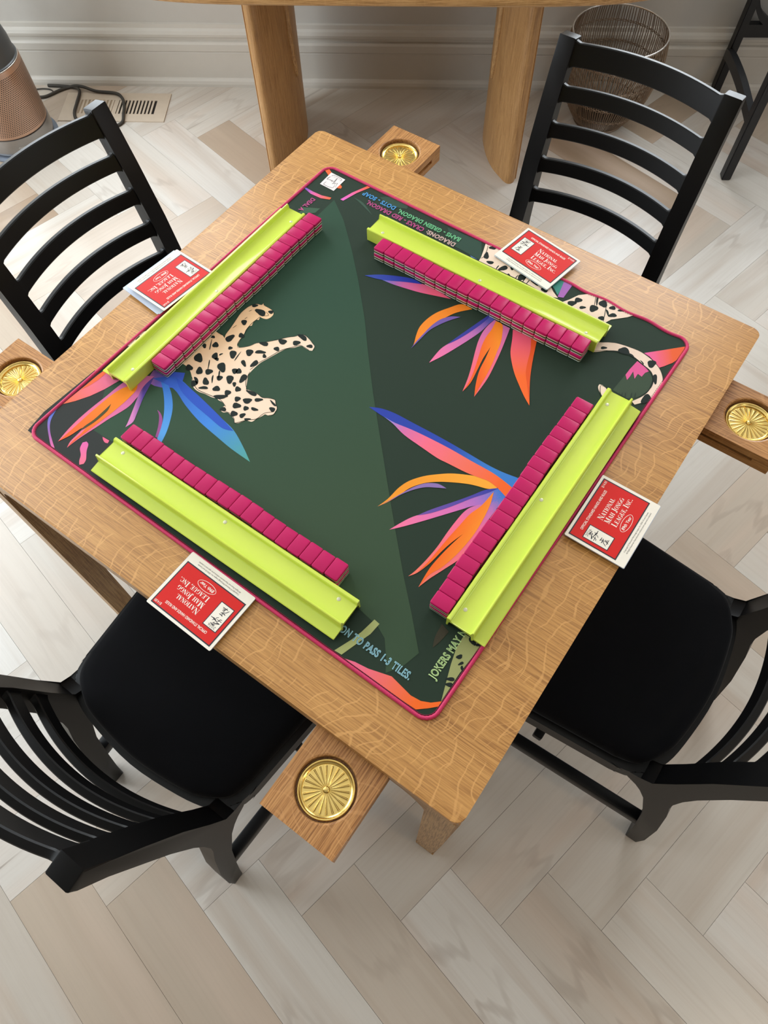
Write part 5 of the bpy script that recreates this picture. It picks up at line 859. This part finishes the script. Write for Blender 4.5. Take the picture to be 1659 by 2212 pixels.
ROWS = [  # start, step along the row, turn, name of the row, its counting end
    ((-0.2497, -0.2945), (1, 0), 0.4134, 0, 'near left', 'left'),
    ((0.2988, 0.1535), (0, -1), 0.4135, 90, 'near right', 'far'),
    ((-0.1640, 0.2490), (1, 0), 0.4150, 0, 'far right', 'left'),
    ((-0.2995, -0.1747), (0, 1), 0.4160, 90, 'far left', 'near')]
for (sx, sy), (dx, dy), ln, a, rn, en in ROWS:
    p = ln/19
    for lev in (1, 0):
        for k in range(19):
            off = random.uniform(-0.0005, 0.0005) + 0.0008*math.sin(k*0.7+lev)
            x = sx+dx*(k+0.5)*p + abs(dy)*off; y = sy+dy*(k+0.5)*p + abs(dx)*off
            e = empty('mahjong_tile', tpos(x, y, ZM+0.0012+lev*(TT+0.0001)), TH+R(a)+random.uniform(-0.006, 0.006))
            tag(e, 'magenta-backed tile, %s from the %s end, %s layer of the %s row' % (ORD[k], en, 'upper' if lev else 'lower', rn), 'tile', '%s layer tiles of the %s row' % ('upper' if lev else 'lower', rn))
            for nm, me in T_PARTS: link(nm, me, e)

# ================================================================ score cards
CW, CH = 0.120, 0.094
def strokes_serif(word, h):
    """high contrast roman capitals from bars and arcs; returns verts, faces, width"""
    V = []; F = []
    def quad(a, b, c, d):
        n = len(V); V.extend([a, b, c, d]); F.append((n, n+1, n+2, n+3))
    def glyph(ch, x, s):
        TK, TN, SF = 0.20, 0.055, 0.12
        def bar(x0, x1, y0, y1): quad((x+x0*s, y0*s), (x+x1*s, y0*s), (x+x1*s, y1*s), (x+x0*s, y1*s))
        def Vb(c, y0, y1, t): bar(c-t/2, c+t/2, y0, y1)
        def sf(c, y, w=0.30): bar(c-w/2, c+w/2, y, y+TN) if y < 0.5 else bar(c-w/2, c+w/2, y-TN, y)
        def Dg(x0, y0, x1, y1, t): quad((x+(x0-t/2)*s, y0*s), (x+(x0+t/2)*s, y0*s), (x+(x1+t/2)*s, y1*s), (x+(x1-t/2)*s, y1*s))
        def arc(cx, cy, rx, ry, a0, a1, n=14):
            for i in range(n):
                q = []
                for a in (a0+(a1-a0)*i/n, a0+(a1-a0)*(i+1)/n):
                    c, d = math.cos(R(a)), math.sin(R(a)); t = TN+(TK-TN)*abs(c)**1.5
                    q.append(((x+(cx+rx*c)*s, (cy+ry*d)*s), (x+(cx+(rx-t)*c)*s, (cy+(ry-TN)*d)*s)))
                quad(q[0][1], q[0][0], q[1][0], q[1][1])
        if ch == 'N': Vb(.16, 0, 1, TN); Vb(.80, 0, 1, TN); Dg(.18, 1, .80, 0, .22); sf(.16, 0); sf(.14, 1, .24); sf(.80, 1); return .96
        if ch == 'A': Dg(.14, 0, .42, 1, TN); Dg(.70, 0, .42, 1, .22); bar(.22, .62, .30, .30+TN); sf(.14, 0, .28); sf(.70, 0, .34); return .88
        if ch == 'T': Vb(.40, 0, 1, TK); bar(.04, .76, 1-TN, 1); bar(.04, .08, .74, 1); bar(.72, .76, .74, 1); sf(.40, 0, .36); return .82
        if ch == 'I': Vb(.22, 0, 1, TK); sf(.22, 0, .38); sf(.22, 1, .38); return .46
        if ch == 'O': arc(.44, .5, .40, .51, 0, 360, 24); return .90
        if ch == 'L': Vb(.22, 0, 1, TK); sf(.22, 1, .38); bar(.04, .70, 0, TN); bar(.66, .70, 0, .30); return .76
        if ch == 'M': Vb(.14, 0, 1, TN); Dg(.18, 1, .50, 0, .20); Dg(.80, 1, .52, 0, TN); Vb(.86, 0, 1, TK); sf(.14, 0, .28); sf(.10, 1, .24); sf(.86, 0, .38); sf(.90, 1, .30); return 1.08
        if ch == 'H': Vb(.22, 0, 1, TK); Vb(.76, 0, 1, TK); bar(.22, .76, .48, .48+TN); sf(.22, 0, .38); sf(.22, 1, .38); sf(.76, 0, .38); sf(.76, 1, .38); return .98
        if ch == 'J': Vb(.40, .10, 1, TK); sf(.40, 1, .38); arc(.28, .05, .22, .20, 180, 360, 10); return .62
        if ch == 'G': arc(.44, .5, .40, .51, 45, 320, 22); Vb(.76, .05, .44, TK); sf(.76, .46, .30); bar(.62, .92, .42, .42+TN); return .96
        if ch == 'C': arc(.44, .5, .40, .51, 40, 320, 22); bar(.70, .75, .62, .95); return .86
        if ch == 'E': Vb(.22, 0, 1, TK); bar(.04, .70, 0, TN); bar(.04, .68, 1-TN, 1); bar(.22, .52, .48, .48+TN); bar(.66, .70, 0, .30); bar(.64, .68, .72, 1); bar(.50, .54, .38, .64); return .78
        if ch == 'U': Vb(.22, .25, 1, TK); Vb(.74, .25, 1, TN); arc(.445, .27, .325, .29, 180, 360, 12); sf(.22, 1, .36); sf(.74, 1, .28); return .94
        if ch == '.': bar(.06, .24, 0, .18); return .32
        if ch == ',': bar(.06, .24, 0, .18); Dg(.18, 0, .10, -.16, .08); return .32
        return .36
    x = 0.0
    for tok, big in word:
        for ch in tok: x += glyph(ch, x, h if big else h*0.76)*(h if big else h*0.76)
    return V, F, x
def serif_line(word, h, width):
    V, F, w = strokes_serif(word, h); k = width/w
    return mesh('lettering', [(a*k, b, 0) for a, b in V], F, WHITE_INK)
def flat(name, poly, mat): return mesh(name, [(x, y, 0) for x, y in poly], [tuple(range(len(poly)))], mat)
def rect(x0, x1, y0, y1): return [(x0, y0), (x1, y0), (x1, y1), (x0, y1)]
def with_mat(me, m): me.materials.clear(); me.materials.append(m); return me
ellp = [(math.cos(2*PI*i/32), math.sin(2*PI*i/32)) for i in range(32)]
bm = bmesh.new(); prism_bm(bm, rrect(CW, CH, 0.0015, 2, CW/2, CH/2), 0.0, 0.0006, 'Z'); SHEET = bm_mesh('cover', bm, PAPER)
bm = bmesh.new(); prism_bm(bm, rrect(CW, CH, 0.0015, 2, CW/2, CH/2), 0.0, 0.0006, 'Z'); SHEET2 = bm_mesh('inner_leaf', bm, PAPER_IN)
ov, of = [], []
for i in range(32):
    ov += [(0.0660+0.0165*ellp[i][0], 0.0285+0.0068*ellp[i][1], 0), (0.0660+0.0159*ellp[i][0], 0.0285+0.0062*ellp[i][1], 0)]
    j = (i+1) % 32; of.append((2*i, 2*j, 2*j+1, 2*i+1))
cv, cf = [], []
for pts, w in ART_CARD:
    v, f = ribbon(pts, w*1.25, 0.0); o0 = len(cv); cv += v; cf += [tuple(i+o0 for i in q) for q in f]
PRINT = [  # name, mesh, x, y, layer
    ('black_border', flat('black_border', rect(0.0045, 0.1155, 0.0150, 0.0900), CARD_BLACK), 0, 0, 1),
    ('red_panel', flat('red_panel', rect(0.0063, 0.1137, 0.0168, 0.0882), RED), 0, 0, 2),
    ('icon_border', flat('icon_border', rect(0.0108, 0.0352, 0.0312, 0.0712), CARD_BLACK), 0, 0, 3),
    ('icon_panel', flat('icon_panel', rect(0.0120, 0.0340, 0.0324, 0.0700), PAPER), 0, 0, 4),
    ('calligraphy', mesh('calligraphy', cv, cf, CARD_BLACK), 0, 0, 5),
    ('year_lettering', with_mat(fit_text('2026', 0.0130, 0.0042, -0.01), CARD_BLACK), 0.0150, 0.0648, 5),
    ('heading_lettering', with_mat(fit_text('OFFICIAL STANDARD HANDS AND RULES', 0.0770, 0.0043, 0.012), WHITE_INK), 0.0208, 0.0758, 3),
    ('price_lettering', with_mat(fit_text('$14.00', 0.0125, 0.0040, 0.0), WHITE_INK), 0.1000, 0.0828, 3),
    ('name_lettering', serif_line([('N', 1), ('ATIONAL', 0)], 0.0085, 0.0420), 0.0500, 0.0593, 3),
    ('name_lettering', serif_line([('M', 1), ('AH ', 0), ('J', 1), ('ONGG', 0)], 0.0085, 0.0500), 0.0503, 0.0486, 3),
    ('name_lettering', serif_line([('L', 1), ('EAGUE, ', 0), ('I', 1), ('NC.', 0)], 0.0085, 0.0550), 0.0510, 0.0376, 3),
    ('oval_ring', mesh('oval_ring', ov, of, WHITE_INK), 0, 0, 3),
    ('oval_lettering', with_mat(fit_text('89th Year', 0.0255, 0.0050, 0.012, 0.1), WHITE_INK), 0.0532, 0.0262, 3),
    ('small_print', with_mat(fit_text('Copyright © National Mah Jongg League, Inc. 2026 US and Canada', 0.0775, 0.0022, 0.0), GREY_INK), 0.0225, 0.0098, 1),
    ('small_print', with_mat(fit_text('All Rights Reserved. Reproduction without prior approval is unlawful', 0.0790, 0.0022, 0.0), GREY_INK), 0.0222, 0.0058, 1)]
def card(cx, cy, z, ang, lab, tilt=0.0, lift=0.0, skew=0.0):
    ca, sa = math.cos(ang), math.sin(ang)
    ox, oy = cx-(CW/2*ca-CH/2*sa), cy-(CW/2*sa+CH/2*ca)
    e = tag(empty('rules_card', tpos(ox, oy, z), TH+ang), lab, 'card', 'red rules cards on the table edge')
    for k in range(2):
        s = link('inner_leaf', SHEET2, e); s.location = (0.0006*k, -0.0008*(k == 0), 0.0007*k)
        if skew: s.rotation_euler = (0, 0, skew*(1-0.5*k)); s.location = (0.004, -0.004, 0.0007*k)
    c = link('cover', SHEET, e); c.location = (0, 0, 0.0014+lift); c.rotation_euler = (0, -tilt, 0)
    for nm, me, x, y, lay in PRINT:
        p = link(nm, me, c); p.location = (x, y, 0.00065+lay*0.00009)
card(0.0189, -0.4315, ZT+0.0042, R(178.6), 'red and cream rules card on the near left table edge, above a chair seat')
card(0.4290, 0.0043, ZT+0.0062, R(90.3), 'red and cream rules card on the right table edge, beside the right rack')
card(0.0780, 0.3970, ZM+0.0034, R(-9.6), 'red and cream rules card lying askew on the far right mat edge')
card(-0.4262, -0.0140, ZM+0.0020, R(-93.0), 'slightly open red rules card on the far left table edge, against the rack', 0.05, 0.0008, R(-3.0))

# ================================================================ chairs
POST = [(-0.3125, 0.8385), (-0.308, 0.82), (-0.290, 0.76), (-0.272, 0.68), (-0.252, 0.59), (-0.237, 0.50), (-0.232, 0.447), (-0.232, 0.400), (-0.236, 0.370), (-0.250, 0.317), (-0.274, 0.193), (-0.290, 0.065), (-0.292, 0.0),
        (-0.266, 0.0), (-0.258, 0.065), (-0.246, 0.137), (-0.226, 0.247), (-0.199, 0.335), (-0.186, 0.365), (-0.172, 0.382), (-0.150, 0.390), (-0.140, 0.4240), (-0.165, 0.4245), (-0.184, 0.437), (-0.198, 0.507), (-0.219, 0.61), (-0.249, 0.72), (-0.270, 0.79), (-0.2845, 0.8455)]
CHW, PWD = 0.193, 0.037      # half outer width at the back, width of a post
def interp(tab, z):
    for (a, za), (b, zb) in zip(tab[:-1], tab[1:]):
        if min(za, zb) <= z <= max(za, zb): return a+(b-a)*(z-za)/(zb-za)
    return tab[-1][0]
FRONT_E = [(-0.184, 0.437), (-0.198, 0.507), (-0.219, 0.61), (-0.249, 0.72), (-0.270, 0.79), (-0.284, 0.845)]
def slat_mesh(z, h, bow):
    """a bowed back slat that flares softly into the posts"""
    half = CHW-PWD+0.003; y0 = interp(FRONT_E, z)-0.011; slope = (interp(FRONT_E, z+0.02)-interp(FRONT_E, z-0.02))/0.04
    loops = []; N = 34
    for i in range(N+1):
        s = -1+2*i/N; s = math.copysign(1-(1-abs(s))**1.25, s); x = s*half
        e = half-abs(x); fl = 0.0075*max(0, 1-e/0.012)**2
        yb = -bow*(1-s*s)
        hh = h/2+fl; th = 0.0068; nn = 1/math.sqrt(1+slope*slope)
        ring = []
        for a, b in ((-1, -1), (1, -1), (1, 1), (-1, 1)):      # a: front/back, b: down/up
            for da, db in (((0.0, 0.002), (0.002, 0.0)) if (a*b > 0) else ((0.002, 0.0), (0.0, 0.002))):
                yy = a*(th-da); zz = b*(hh-db); ring.append((x, y0+yb+yy*nn+slope*nn*zz, z+zz*nn-slope*nn*yy))
        loops.append(ring)
    v, f = loft(loops); bm = bmesh.new(); vs = [bm.verts.new(q) for q in v]
    for q in f: bm.faces.new([vs[i] for i in q])
    return bm_mesh('back_slat', bm, BLACK, True)
def pad_outline(grow=0.0, n=10):
    """seat outline: narrower at the back, bowed rear edge, round corners"""
    fw, bw, yf, yb = 0.212+grow, 0.186+grow, 0.215+grow, -0.168-grow
    raw = [(fw-0.03, yf), (-(fw-0.03), yf), (-fw+0.006, yf-0.012), (-fw, yf-0.04), (-bw-0.004, yb+0.085), (-bw, yb+0.05), (-bw+0.012, yb+0.016), (-bw+0.045, yb-0.008), (-0.10, yb-0.022), (0, yb-0.032), (0.10, yb-0.022), (bw-0.045, yb-0.008), (bw-0.012, yb+0.016), (bw, yb+0.05), (bw+0.004, yb+0.085), (fw, yf-0.04), (fw-0.006, yf-0.012)]
    return catmull(raw, 4, True)
def seat_pad_mesh():
    loops = []
    for z, g in ((0.4255, -0.004), (0.430, 0.0), (0.441, 0.0), (0.4475, -0.003), (0.4515, -0.008)):
        loops.append([(x, y, z) for x, y in pad_outline(g)])
    last = pad_outline(-0.008)
    for z, k in ((0.4545, 0.92), (0.4570, 0.78), (0.4585, 0.5), (0.4590, 0.1)): loops.append([(x*k, 0.01+(y-0.01)*k, z) for x, y in last])
    v, f = loft(loops); return mesh('seat_pad', v, f, SEAT, True)
def build_chair_parts():
    parts = []
    for s in (-1, 1):
        bm = bmesh.new(); a, b = (CHW-PWD, CHW) if s > 0 else (-CHW, -CHW+PWD)
        prism_bm(bm, POST, a, b, 'X', 0.003, 2); parts.append(('back_post', bm_mesh('back_post', bm, BLACK, True)))
    for z, h, bow in ((0.8140, 0.044, 0.030), (0.7430, 0.0310, 0.031), (0.6715, 0.0310, 0.032), (0.5985, 0.0310, 0.033), (0.5275, 0.0310, 0.033)):
        parts.append(('back_slat', slat_mesh(z, h, bow)))
    # seat frame: a ring following the pad, a little wider, running into the posts
    bm = bmesh.new(); prism_bm(bm, pad_outline(0.011), 0.388, 0.4250, 'Z', 0.003, 2); parts.append(('seat_frame', bm_mesh('seat_frame', bm, BLACK, True)))
    parts.append(('seat_pad', seat_pad_mesh()))
    for s in (-1, 1):
        loops = []
        for z, w in ((0.0, 0.030), (0.01, 0.032), (0.387, 0.040)):
            x1, y1 = s*0.214, 0.214; loops.append([(x1-s*w, y1-w, z), (x1, y1-w, z), (x1, y1, z), (x1-s*w, y1, z)])
        v, f = loft(loops); bm = bmesh.new(); vs = [bm.verts.new(q) for q in v]
        for q in f: bm.faces.new([vs[i] for i in q])
        bmesh.ops.bevel(bm, geom=list(bm.edges), offset=0.003, segments=2, affect='EDGES'); parts.append(('front_leg', bm_mesh('front_leg', bm, BLACK, True)))
    for s in (-1, 1):
        bm = bmesh.new(); p = [(s*0.189, -0.255), (s*0.165, -0.255), (s*0.183, 0.180), (s*0.207, 0.180)]
        prism_bm(bm, p if s < 0 else p[::-1], 0.118, 0.152, 'Z', 0.003, 2); parts.append(('side_stretcher', bm_mesh('side_stretcher', bm, BLACK, True)))
    bm = bmesh.new(); box_bm(bm, -0.160, 0.160, -0.015, 0.005, 0.122, 0.148, 0.003); parts.append(('cross_stretcher', bm_mesh('cross_stretcher', bm, BLACK, True)))
    return parts
CHAIR = build_chair_parts()
CHAIRS = [  # x, y in the table's axes, turn, words
    (-0.030, -0.462, 0.0, 'black ladder-back chair nearest the camera, pushed in at the near left table side'),
    (0.516, -0.007, 90.0, 'black ladder-back chair at the right table side, its back leaving the picture'),
    (0.032, 0.589, 180.0, 'black ladder-back chair on the far right side, in front of the wire basket'),
    (-0.483, 0.012, -90.0, 'black ladder-back chair on the far left side, next to the air purifier')]
for x, y, a, lab in CHAIRS:
    e = tag(empty('dining_chair', tpos(x, y, 0), TH+R(a)), lab, 'chair', 'black ladder-back chairs around the game table')
    for nm, me in CHAIR: link(nm, me, e)

# ================================================================ oak desk against the far wall
DX, DY0, DHL, DHD = -0.024, 1.139, 0.75, 0.375
desk = tag(empty('writing_desk', (DX, DY0+DHD, 0)), 'long oak desk with rounded ends and two slab legs against the wall', 'desk')
def superell(a, b, n, m=96):
    out = []
    for i in range(m):
        t = 2*PI*i/m; c, s = math.cos(t), math.sin(t)
        out.append((a*math.copysign(abs(c)**(2/n), c), b*math.copysign(abs(s)**(2/n), s)))
    return out
loops = []
for z, g in ((0.7205, -0.006), (0.7225, -0.002), (0.727, 0.0), (0.739, 0.0), (0.745, -0.003), (0.748, -0.010), (0.7485, -0.03)):
    loops.append([(x, y, z) for x, y in superell(DHL+g, DHD+g, 5.1)])
v, f = loft(loops); o = link('desk_top', mesh('desk_top', v, f, OAK_DESK, True), desk); o.data.set_sharp_from_angle(angle=R(50))
# legs: upright slabs, flat outside, bellied inside, round front and back edges
yo = DY0+DHD
leg_r = [(0.400, 1.50), (0.396, 1.470), (0.388, 1.450), (0.375, 1.4425), (0.362, 1.448), (0.345, 1.473), (0.317, 1.526), (0.299, 1.590), (0.291, 1.650), (0.290, 1.680), (0.292, 1.720), (0.300, 1.765), (0.318, 1.806), (0.345, 1.840), (0.366, 1.853), (0.385, 1.848), (0.397, 1.828), (0.400, 1.800)]
for s in (1, -1):
    p = [(s*(x-DX), y-yo) for x, y in leg_r]; p = catmull(p, 3, True)
    if s < 0: p = p[::-1]
    lg = prism('leg', p[::-1], 0.0, 0.7206, OAK_DESK_LEG, desk, 'Z', smooth=True)
    g = catmull([(s*(0.2985-DX), 1.590-yo, 0.715), (s*(0.2975-DX), 1.594-yo, 0.50), (s*(0.2955-DX), 1.606-yo, 0.34), (s*(0.2930-DX), 1.625-yo, 0.25)], 6)
    tube('groove_highlight', g, [0.0095]*(len(g)-3)+[0.008, 0.006, 0.002], OAK_LEG, lg, 10)  # raised strip in paler oak stands in for the highlight of a groove

# ================================================================ wire waste basket
bk = tag(empty('wire_basket', (0.711, 1.802, 0)), 'round bronze wire waste basket standing against the wall', 'basket')
BP = [(0.086, 0.006), (0.098, 0.018), (0.122, 0.055), (0.145, 0.110), (0.159, 0.170), (0.164, 0.225), (0.161, 0.270), (0.155, 0.302)]
BPs = catmull(BP, 3)
NV = 118; wv_, wf_ = [], []
for i in range(NV):
    a = 2*PI*i/NV + random.uniform(-0.006, 0.006); lean = random.uniform(-0.012, 0.012)
    pts = [(r*math.cos(a+lean*k/len(BPs)), r*math.sin(a+lean*k/len(BPs)), z) for k, (r, z) in enumerate(BPs)]
    v, f = tube_geo(pts, 0.0016, 5); o0 = len(wv_); wv_ += v; wf_ += [tuple(q+o0 for q in w) for w in f]
o = link('upright_wires', mesh('upright_wires', wv_, wf_, WIRE, True), bk); o['kind'] = 'stuff'
def ringpts(r, z, n=64): return [(r*math.cos(2*PI*i/n), r*math.sin(2*PI*i/n), z) for i in range(n)]
tube('rim', ringpts(0.155, 0.303), 0.0032, RIM, bk, 8, True)
for z in (0.062, 0.118, 0.185, 0.250):
    r = next(a[0]+(b[0]-a[0])*(z-a[1])/(b[1]-a[1]) for a, b in zip(BP[:-1], BP[1:]) if a[1] <= z <= b[1])
    for dz in (-0.0022, 0.0022): tube('hoop', [(q[0]*(1+0.012*(1 if (i+(dz > 0)) % 2 else -1)), q[1]*(1+0.012*(1 if (i+(dz > 0)) % 2 else -1)), q[2]) for i, q in enumerate(ringpts(r, z+dz, 96))], 0.0012, WIRE, bk, 5, True)
tube('base_ring', ringpts(0.087, 0.0035), 0.0034, WIRE, bk, 8, True)
v, f = lathe([(0.0005, 0.005), (0.085, 0.005), (0.0865, 0.006), (0.085, 0.0075), (0.0005, 0.0075)], 40); link('base_plate', mesh('base_plate', v, f, plain('dark_bronze', (70, 58, 48), 0.4, 0.7), True), bk)

# ================================================================ air purifier
ap = tag(empty('air_purifier', (-1.380, 1.648, 0)), 'copper and grey bladeless air purifier standing on the floor', 'air purifier')
def lathe_part(name, prof, m, n=64):
    v, f = lathe(prof, n); me = mesh(name, v, f, m, True); me.set_sharp_from_angle(angle=R(40)); return link(name, me, ap)
lathe_part('base_plate', [(0.001, 0.0), (0.134, 0.0), (0.138, 0.003), (0.138, 0.008), (0.132, 0.011), (0.112, 0.012)], BASEBLUE)
st = lathe_part('base_body', [(0.118, 0.012), (0.1245, 0.018), (0.1265, 0.030), (0.1262, 0.060), (0.1252, 0.072), (0.001, 0.072)], STEEL)
def perforated():
    t = NT('copper_perforated'); tc = t.n('ShaderNodeTexCoord'); sx = t.n('ShaderNodeSeparateXYZ'); t.l(tc.outputs['Object'], sx.inputs[0])
    an = t.math('ARCTAN2', sx.outputs[1], sx.outputs[0]); u = t.math('MULTIPLY', an, 118/(2*PI)); w = t.math('DIVIDE', sx.outputs[2], 0.0115)
    def dots(du, dw):
        fu = t.math('SUBTRACT', t.math('FRACT', t.math('ADD', u, du)), 0.5); fw = t.math('SUBTRACT', t.math('FRACT', t.math('ADD', w, dw)), 0.5)
        fw = t.math('MULTIPLY', fw, 1.73)
        return t.math('SQRT', t.math('ADD', t.math('MULTIPLY', fu, fu), t.math('MULTIPLY', fw, fw)))
    d = t.math('MINIMUM', dots(0, 0), dots(0.5, 0.5)); hole = t.math('LESS_THAN', d, 0.30)
    zz = t.math('MULTIPLY', t.math('GREATER_THAN', sx.outputs[2], 0.085), t.math('LESS_THAN', sx.outputs[2], 0.268)); hole = t.math('MULTIPLY', hole, zz)
    t.base(t.mix(hole, sl((190, 156, 134)), sl((46, 36, 30))))
    mt = t.math('MULTIPLY', t.math('SUBTRACT', 1.0, hole), 0.75); t.l(mt, t.b.inputs['Metallic']); t.set(Roughness=0.36)
    return t.m
lathe_part('filter_shell', [(0.1205, 0.073), (0.1230, 0.076), (0.1225, 0.150), (0.1205, 0.220), (0.1185, 0.279), (0.1165, 0.283), (0.110, 0.283)], perforated(), 96)
lathe_part('upper_body', [(0.114, 0.283), (0.1155, 0.286), (0.1150, 0.289), (0.1110, 0.291), (0.108, 0.335), (0.100, 0.372), (0.001, 0.376)], DARKGREY)
tube('trim_ring', ringpts(0.1158, 0.285), 0.0016, RIM, ap, 6, True)
# tall air loop above the body
lp = [(0.112*math.copysign(abs(math.cos(a))**0.8, math.cos(a)), 0.0, 0.62+0.25*math.sin(a)) for a in [2*PI*i/56 for i in range(56)]]
sec = []
N = len(lp)
for i in range(N):
    a = 2*PI*i/N; n = Vector((math.cos(a), 0, math.sin(a)*1.0)).normalized(); c = Vector(lp[i])
    sec.append([tuple(c+n*da+Vector((0, db, 0))) for da, db in ((-0.008, -0.055), (0.006, -0.055), (0.010, -0.03), (0.010, 0.05), (-0.006, 0.055), (-0.010, 0.0))])
v, f = loft(sec, cap=False); m_ = len(sec[0])
for k in range(m_): j = (k+1) % m_; f.append(((N-1)*m_+k, (N-1)*m_+j, j, k))
bm = bmesh.new(); vs = [bm.verts.new(q) for q in v]
for q in f: bm.faces.new([vs[i] for i in q])
o = link('air_loop', bm_mesh('air_loop', bm, STEEL, True), ap); o.rotation_euler = (0, 0, R(10))
me = with_mat(fit_text('dyson', 0.030, 0.0065, 0.01), plain('pale_logo', (196, 194, 190), 0.4))
for q in me.vertices:
    aa = R(-62) + (q.co.x-0.015)/0.1268; q.co = (0.1270*math.cos(aa), 0.1270*math.sin(aa), 0.042+q.co.y)
link('lettering', me, ap)

# ================================================================ floor register and cord
vt = tag(empty('floor_vent', (-1.070, 1.826, 0)), 'wooden floor vent with slotted grille near the baseboard', 'vent')
VX, VY = 0.197, 0.082
bm = bmesh.new()
box_bm(bm, -VX, VX, -VY, -0.040, 0.0002, 0.0036); box_bm(bm, -VX, VX, 0.040, VY, 0.0002, 0.0036); box_bm(bm, -VX, -0.152, -0.040, 0.040, 0.0002, 0.0036); box_bm(bm, 0.152, VX, -0.040, 0.040, 0.0002, 0.0036); box_bm(bm, -0.008, 0.008, -0.040, 0.040, 0.0002, 0.0036)
link('frame', bm_mesh('frame', bm, VENT), vt)
box('duct_shade_sheet', 0.0, 0.152, -0.040, 0.040, 0.0002, 0.0008, VENT_DARK, vt); box('closed_damper', -0.152, 0.0, -0.040, 0.040, 0.0002, 0.0022, VENT_SHUT, vt)  # dark sheet lies on the planks in place of the duct's shade
for s in (-1, 1):
    for k in range(10):
        x = s*(0.0145+0.0138*k); box('louvre', x-0.0036, x+0.0036, -0.040, 0.040, 0.001, 0.0033, VENT, vt)
cd_ = tag(empty('power_cord', (-1.2, 1.85, 0)), 'dark power cord looping across the floor vent', 'cord')
c0 = Vector((-1.2, 1.85, 0))
def cpt(L, z): return [tuple(Vector((x, y, zz if zz else z))-c0) for x, y, zz in catmull([(q[0], q[1], q[2] if len(q) > 2 else z) for q in L], 6)]
tube('cord', cpt([(-1.30, 1.915), (-1.345, 1.945), (-1.36, 1.945), (-1.40, 1.948), (-1.354, 1.946), (-1.300, 1.943), (-1.262, 1.938), (-1.232, 1.922, 0.011), (-1.218, 1.894, 0.011), (-1.214, 1.83, 0.011), (-1.209, 1.775, 0.011), (-1.188, 1.735, 0.011), (-1.150, 1.716), (-1.10, 1.700), (-1.055, 1.705), (-1.024, 1.733), (-1.026, 1.775, 0.011), (-1.033, 1.822, 0.011), (-1.051, 1.869, 0.011), (-1.083, 1.896, 0.011), (-1.156, 1.906, 0.011), (-1.205, 1.921, 0.017), (-1.240, 1.931, 0.015), (-1.270, 1.936), (-1.301, 1.918), (-1.344, 1.880), (-1.378, 1.876), (-1.42, 1.885)][4:], 0.0058), 0.0055, CORD, cd_, 8)
tube('thin_cord', cpt([(-1.40, 1.925), (-1.37, 1.93), (-1.34, 1.925), (-1.322, 1.905), (-1.330, 1.89), (-1.355, 1.878), (-1.372, 1.872)], 0.003), 0.0026, CORD, cd_, 6)

# ================================================================ bar stool at the right edge
bs = tag(empty('bar_stool', (1.30, 1.715, 0)), 'black wooden bar stool cut off by the right picture edge', 'stool')
s0 = Vector((1.30, 1.715, 0))
def bar_poly(name, p0, p1, w, d):
    p0 = Vector(p0)-s0; p1 = Vector(p1)-s0; loops = []
    for p in (p0, p1): loops.append([(p.x-w/2, p.y-d/2, p.z), (p.x+w/2, p.y-d/2, p.z), (p.x+w/2, p.y+d/2, p.z), (p.x-w/2, p.y+d/2, p.z)])
    v, f = loft(loops); bm = bmesh.new(); vs = [bm.verts.new(q) for q in v]
    for q in f: bm.faces.new([vs[i] for i in q])
    bmesh.ops.bevel(bm, geom=list(bm.edges), offset=0.003, segments=2, affect='EDGES'); return link(name, bm_mesh(name, bm, BLACK2, True), bs)
for x, dx in ((1.146, -0.012), (1.460, 0.012)):
    bar_poly('leg', (x, 1.951, 0), (x-dx*0.9, 1.930, 0.62), 0.028, 0.034)
for x, dx in ((1.110, -0.02), (1.490, 0.02)):
    bar_poly('leg', (x, 1.492, 0), (x-dx*0.9, 1.510, 0.62), 0.030, 0.034)
def curved_bar(name, pts, w, h):
    P = [Vector(p)-s0 for p in catmull(pts, 6)]; loops = []
    for i, p in enumerate(P):
        d = (P[min(i+1, len(P)-1)]-P[max(i-1, 0)]).normalized(); n = d.cross(Vector((0, 0, 1))).normalized()
        loops.append([tuple(p+n*a+Vector((0, 0, b))) for a, b in ((-w/2, -h/2), (w/2, -h/2), (w/2, h/2), (-w/2, h/2))])
    v, f = loft(loops); bm = bmesh.new(); vs = [bm.verts.new(q) for q in v]
    for q in f: bm.faces.new([vs[i] for i in q])
    return link(name, bm_mesh(name, bm, BLACK2, True), bs)
for s in (-1, 1):
    xc = 1.30; off = lambda x: xc+s*x
    curved_bar('side_stretcher', [(off(0.165), 1.935, 0.155), (off(0.178), 1.86, 0.185), (off(0.186), 1.76, 0.205), (off(0.190), 1.66, 0.215), (off(0.190), 1.57, 0.212), (off(0.188), 1.505, 0.205)], 0.022, 0.034)
curved_bar('back_stretcher', [(1.155, 1.948, 0.230), (1.30, 1.948, 0.230), (1.450, 1.948, 0.230)], 0.024, 0.042)
curved_bar('front_stretcher', [(1.115, 1.495, 0.30), (1.30, 1.495, 0.30), (1.485, 1.495, 0.30)], 0.024, 0.036)
curved_bar('corner_brace', [(1.158, 1.946, 0.40), (1.165, 1.946, 0.335), (1.190, 1.946, 0.285), (1.235, 1.946, 0.250)], 0.022, 0.026)
bm = bmesh.new(); prism_bm(bm, rrect(0.40, 0.46, 0.04, 5), 0.62, 0.655, 'Z', 0.004); link('seat', bm_mesh('seat', bm, BLACK2, True), bs)
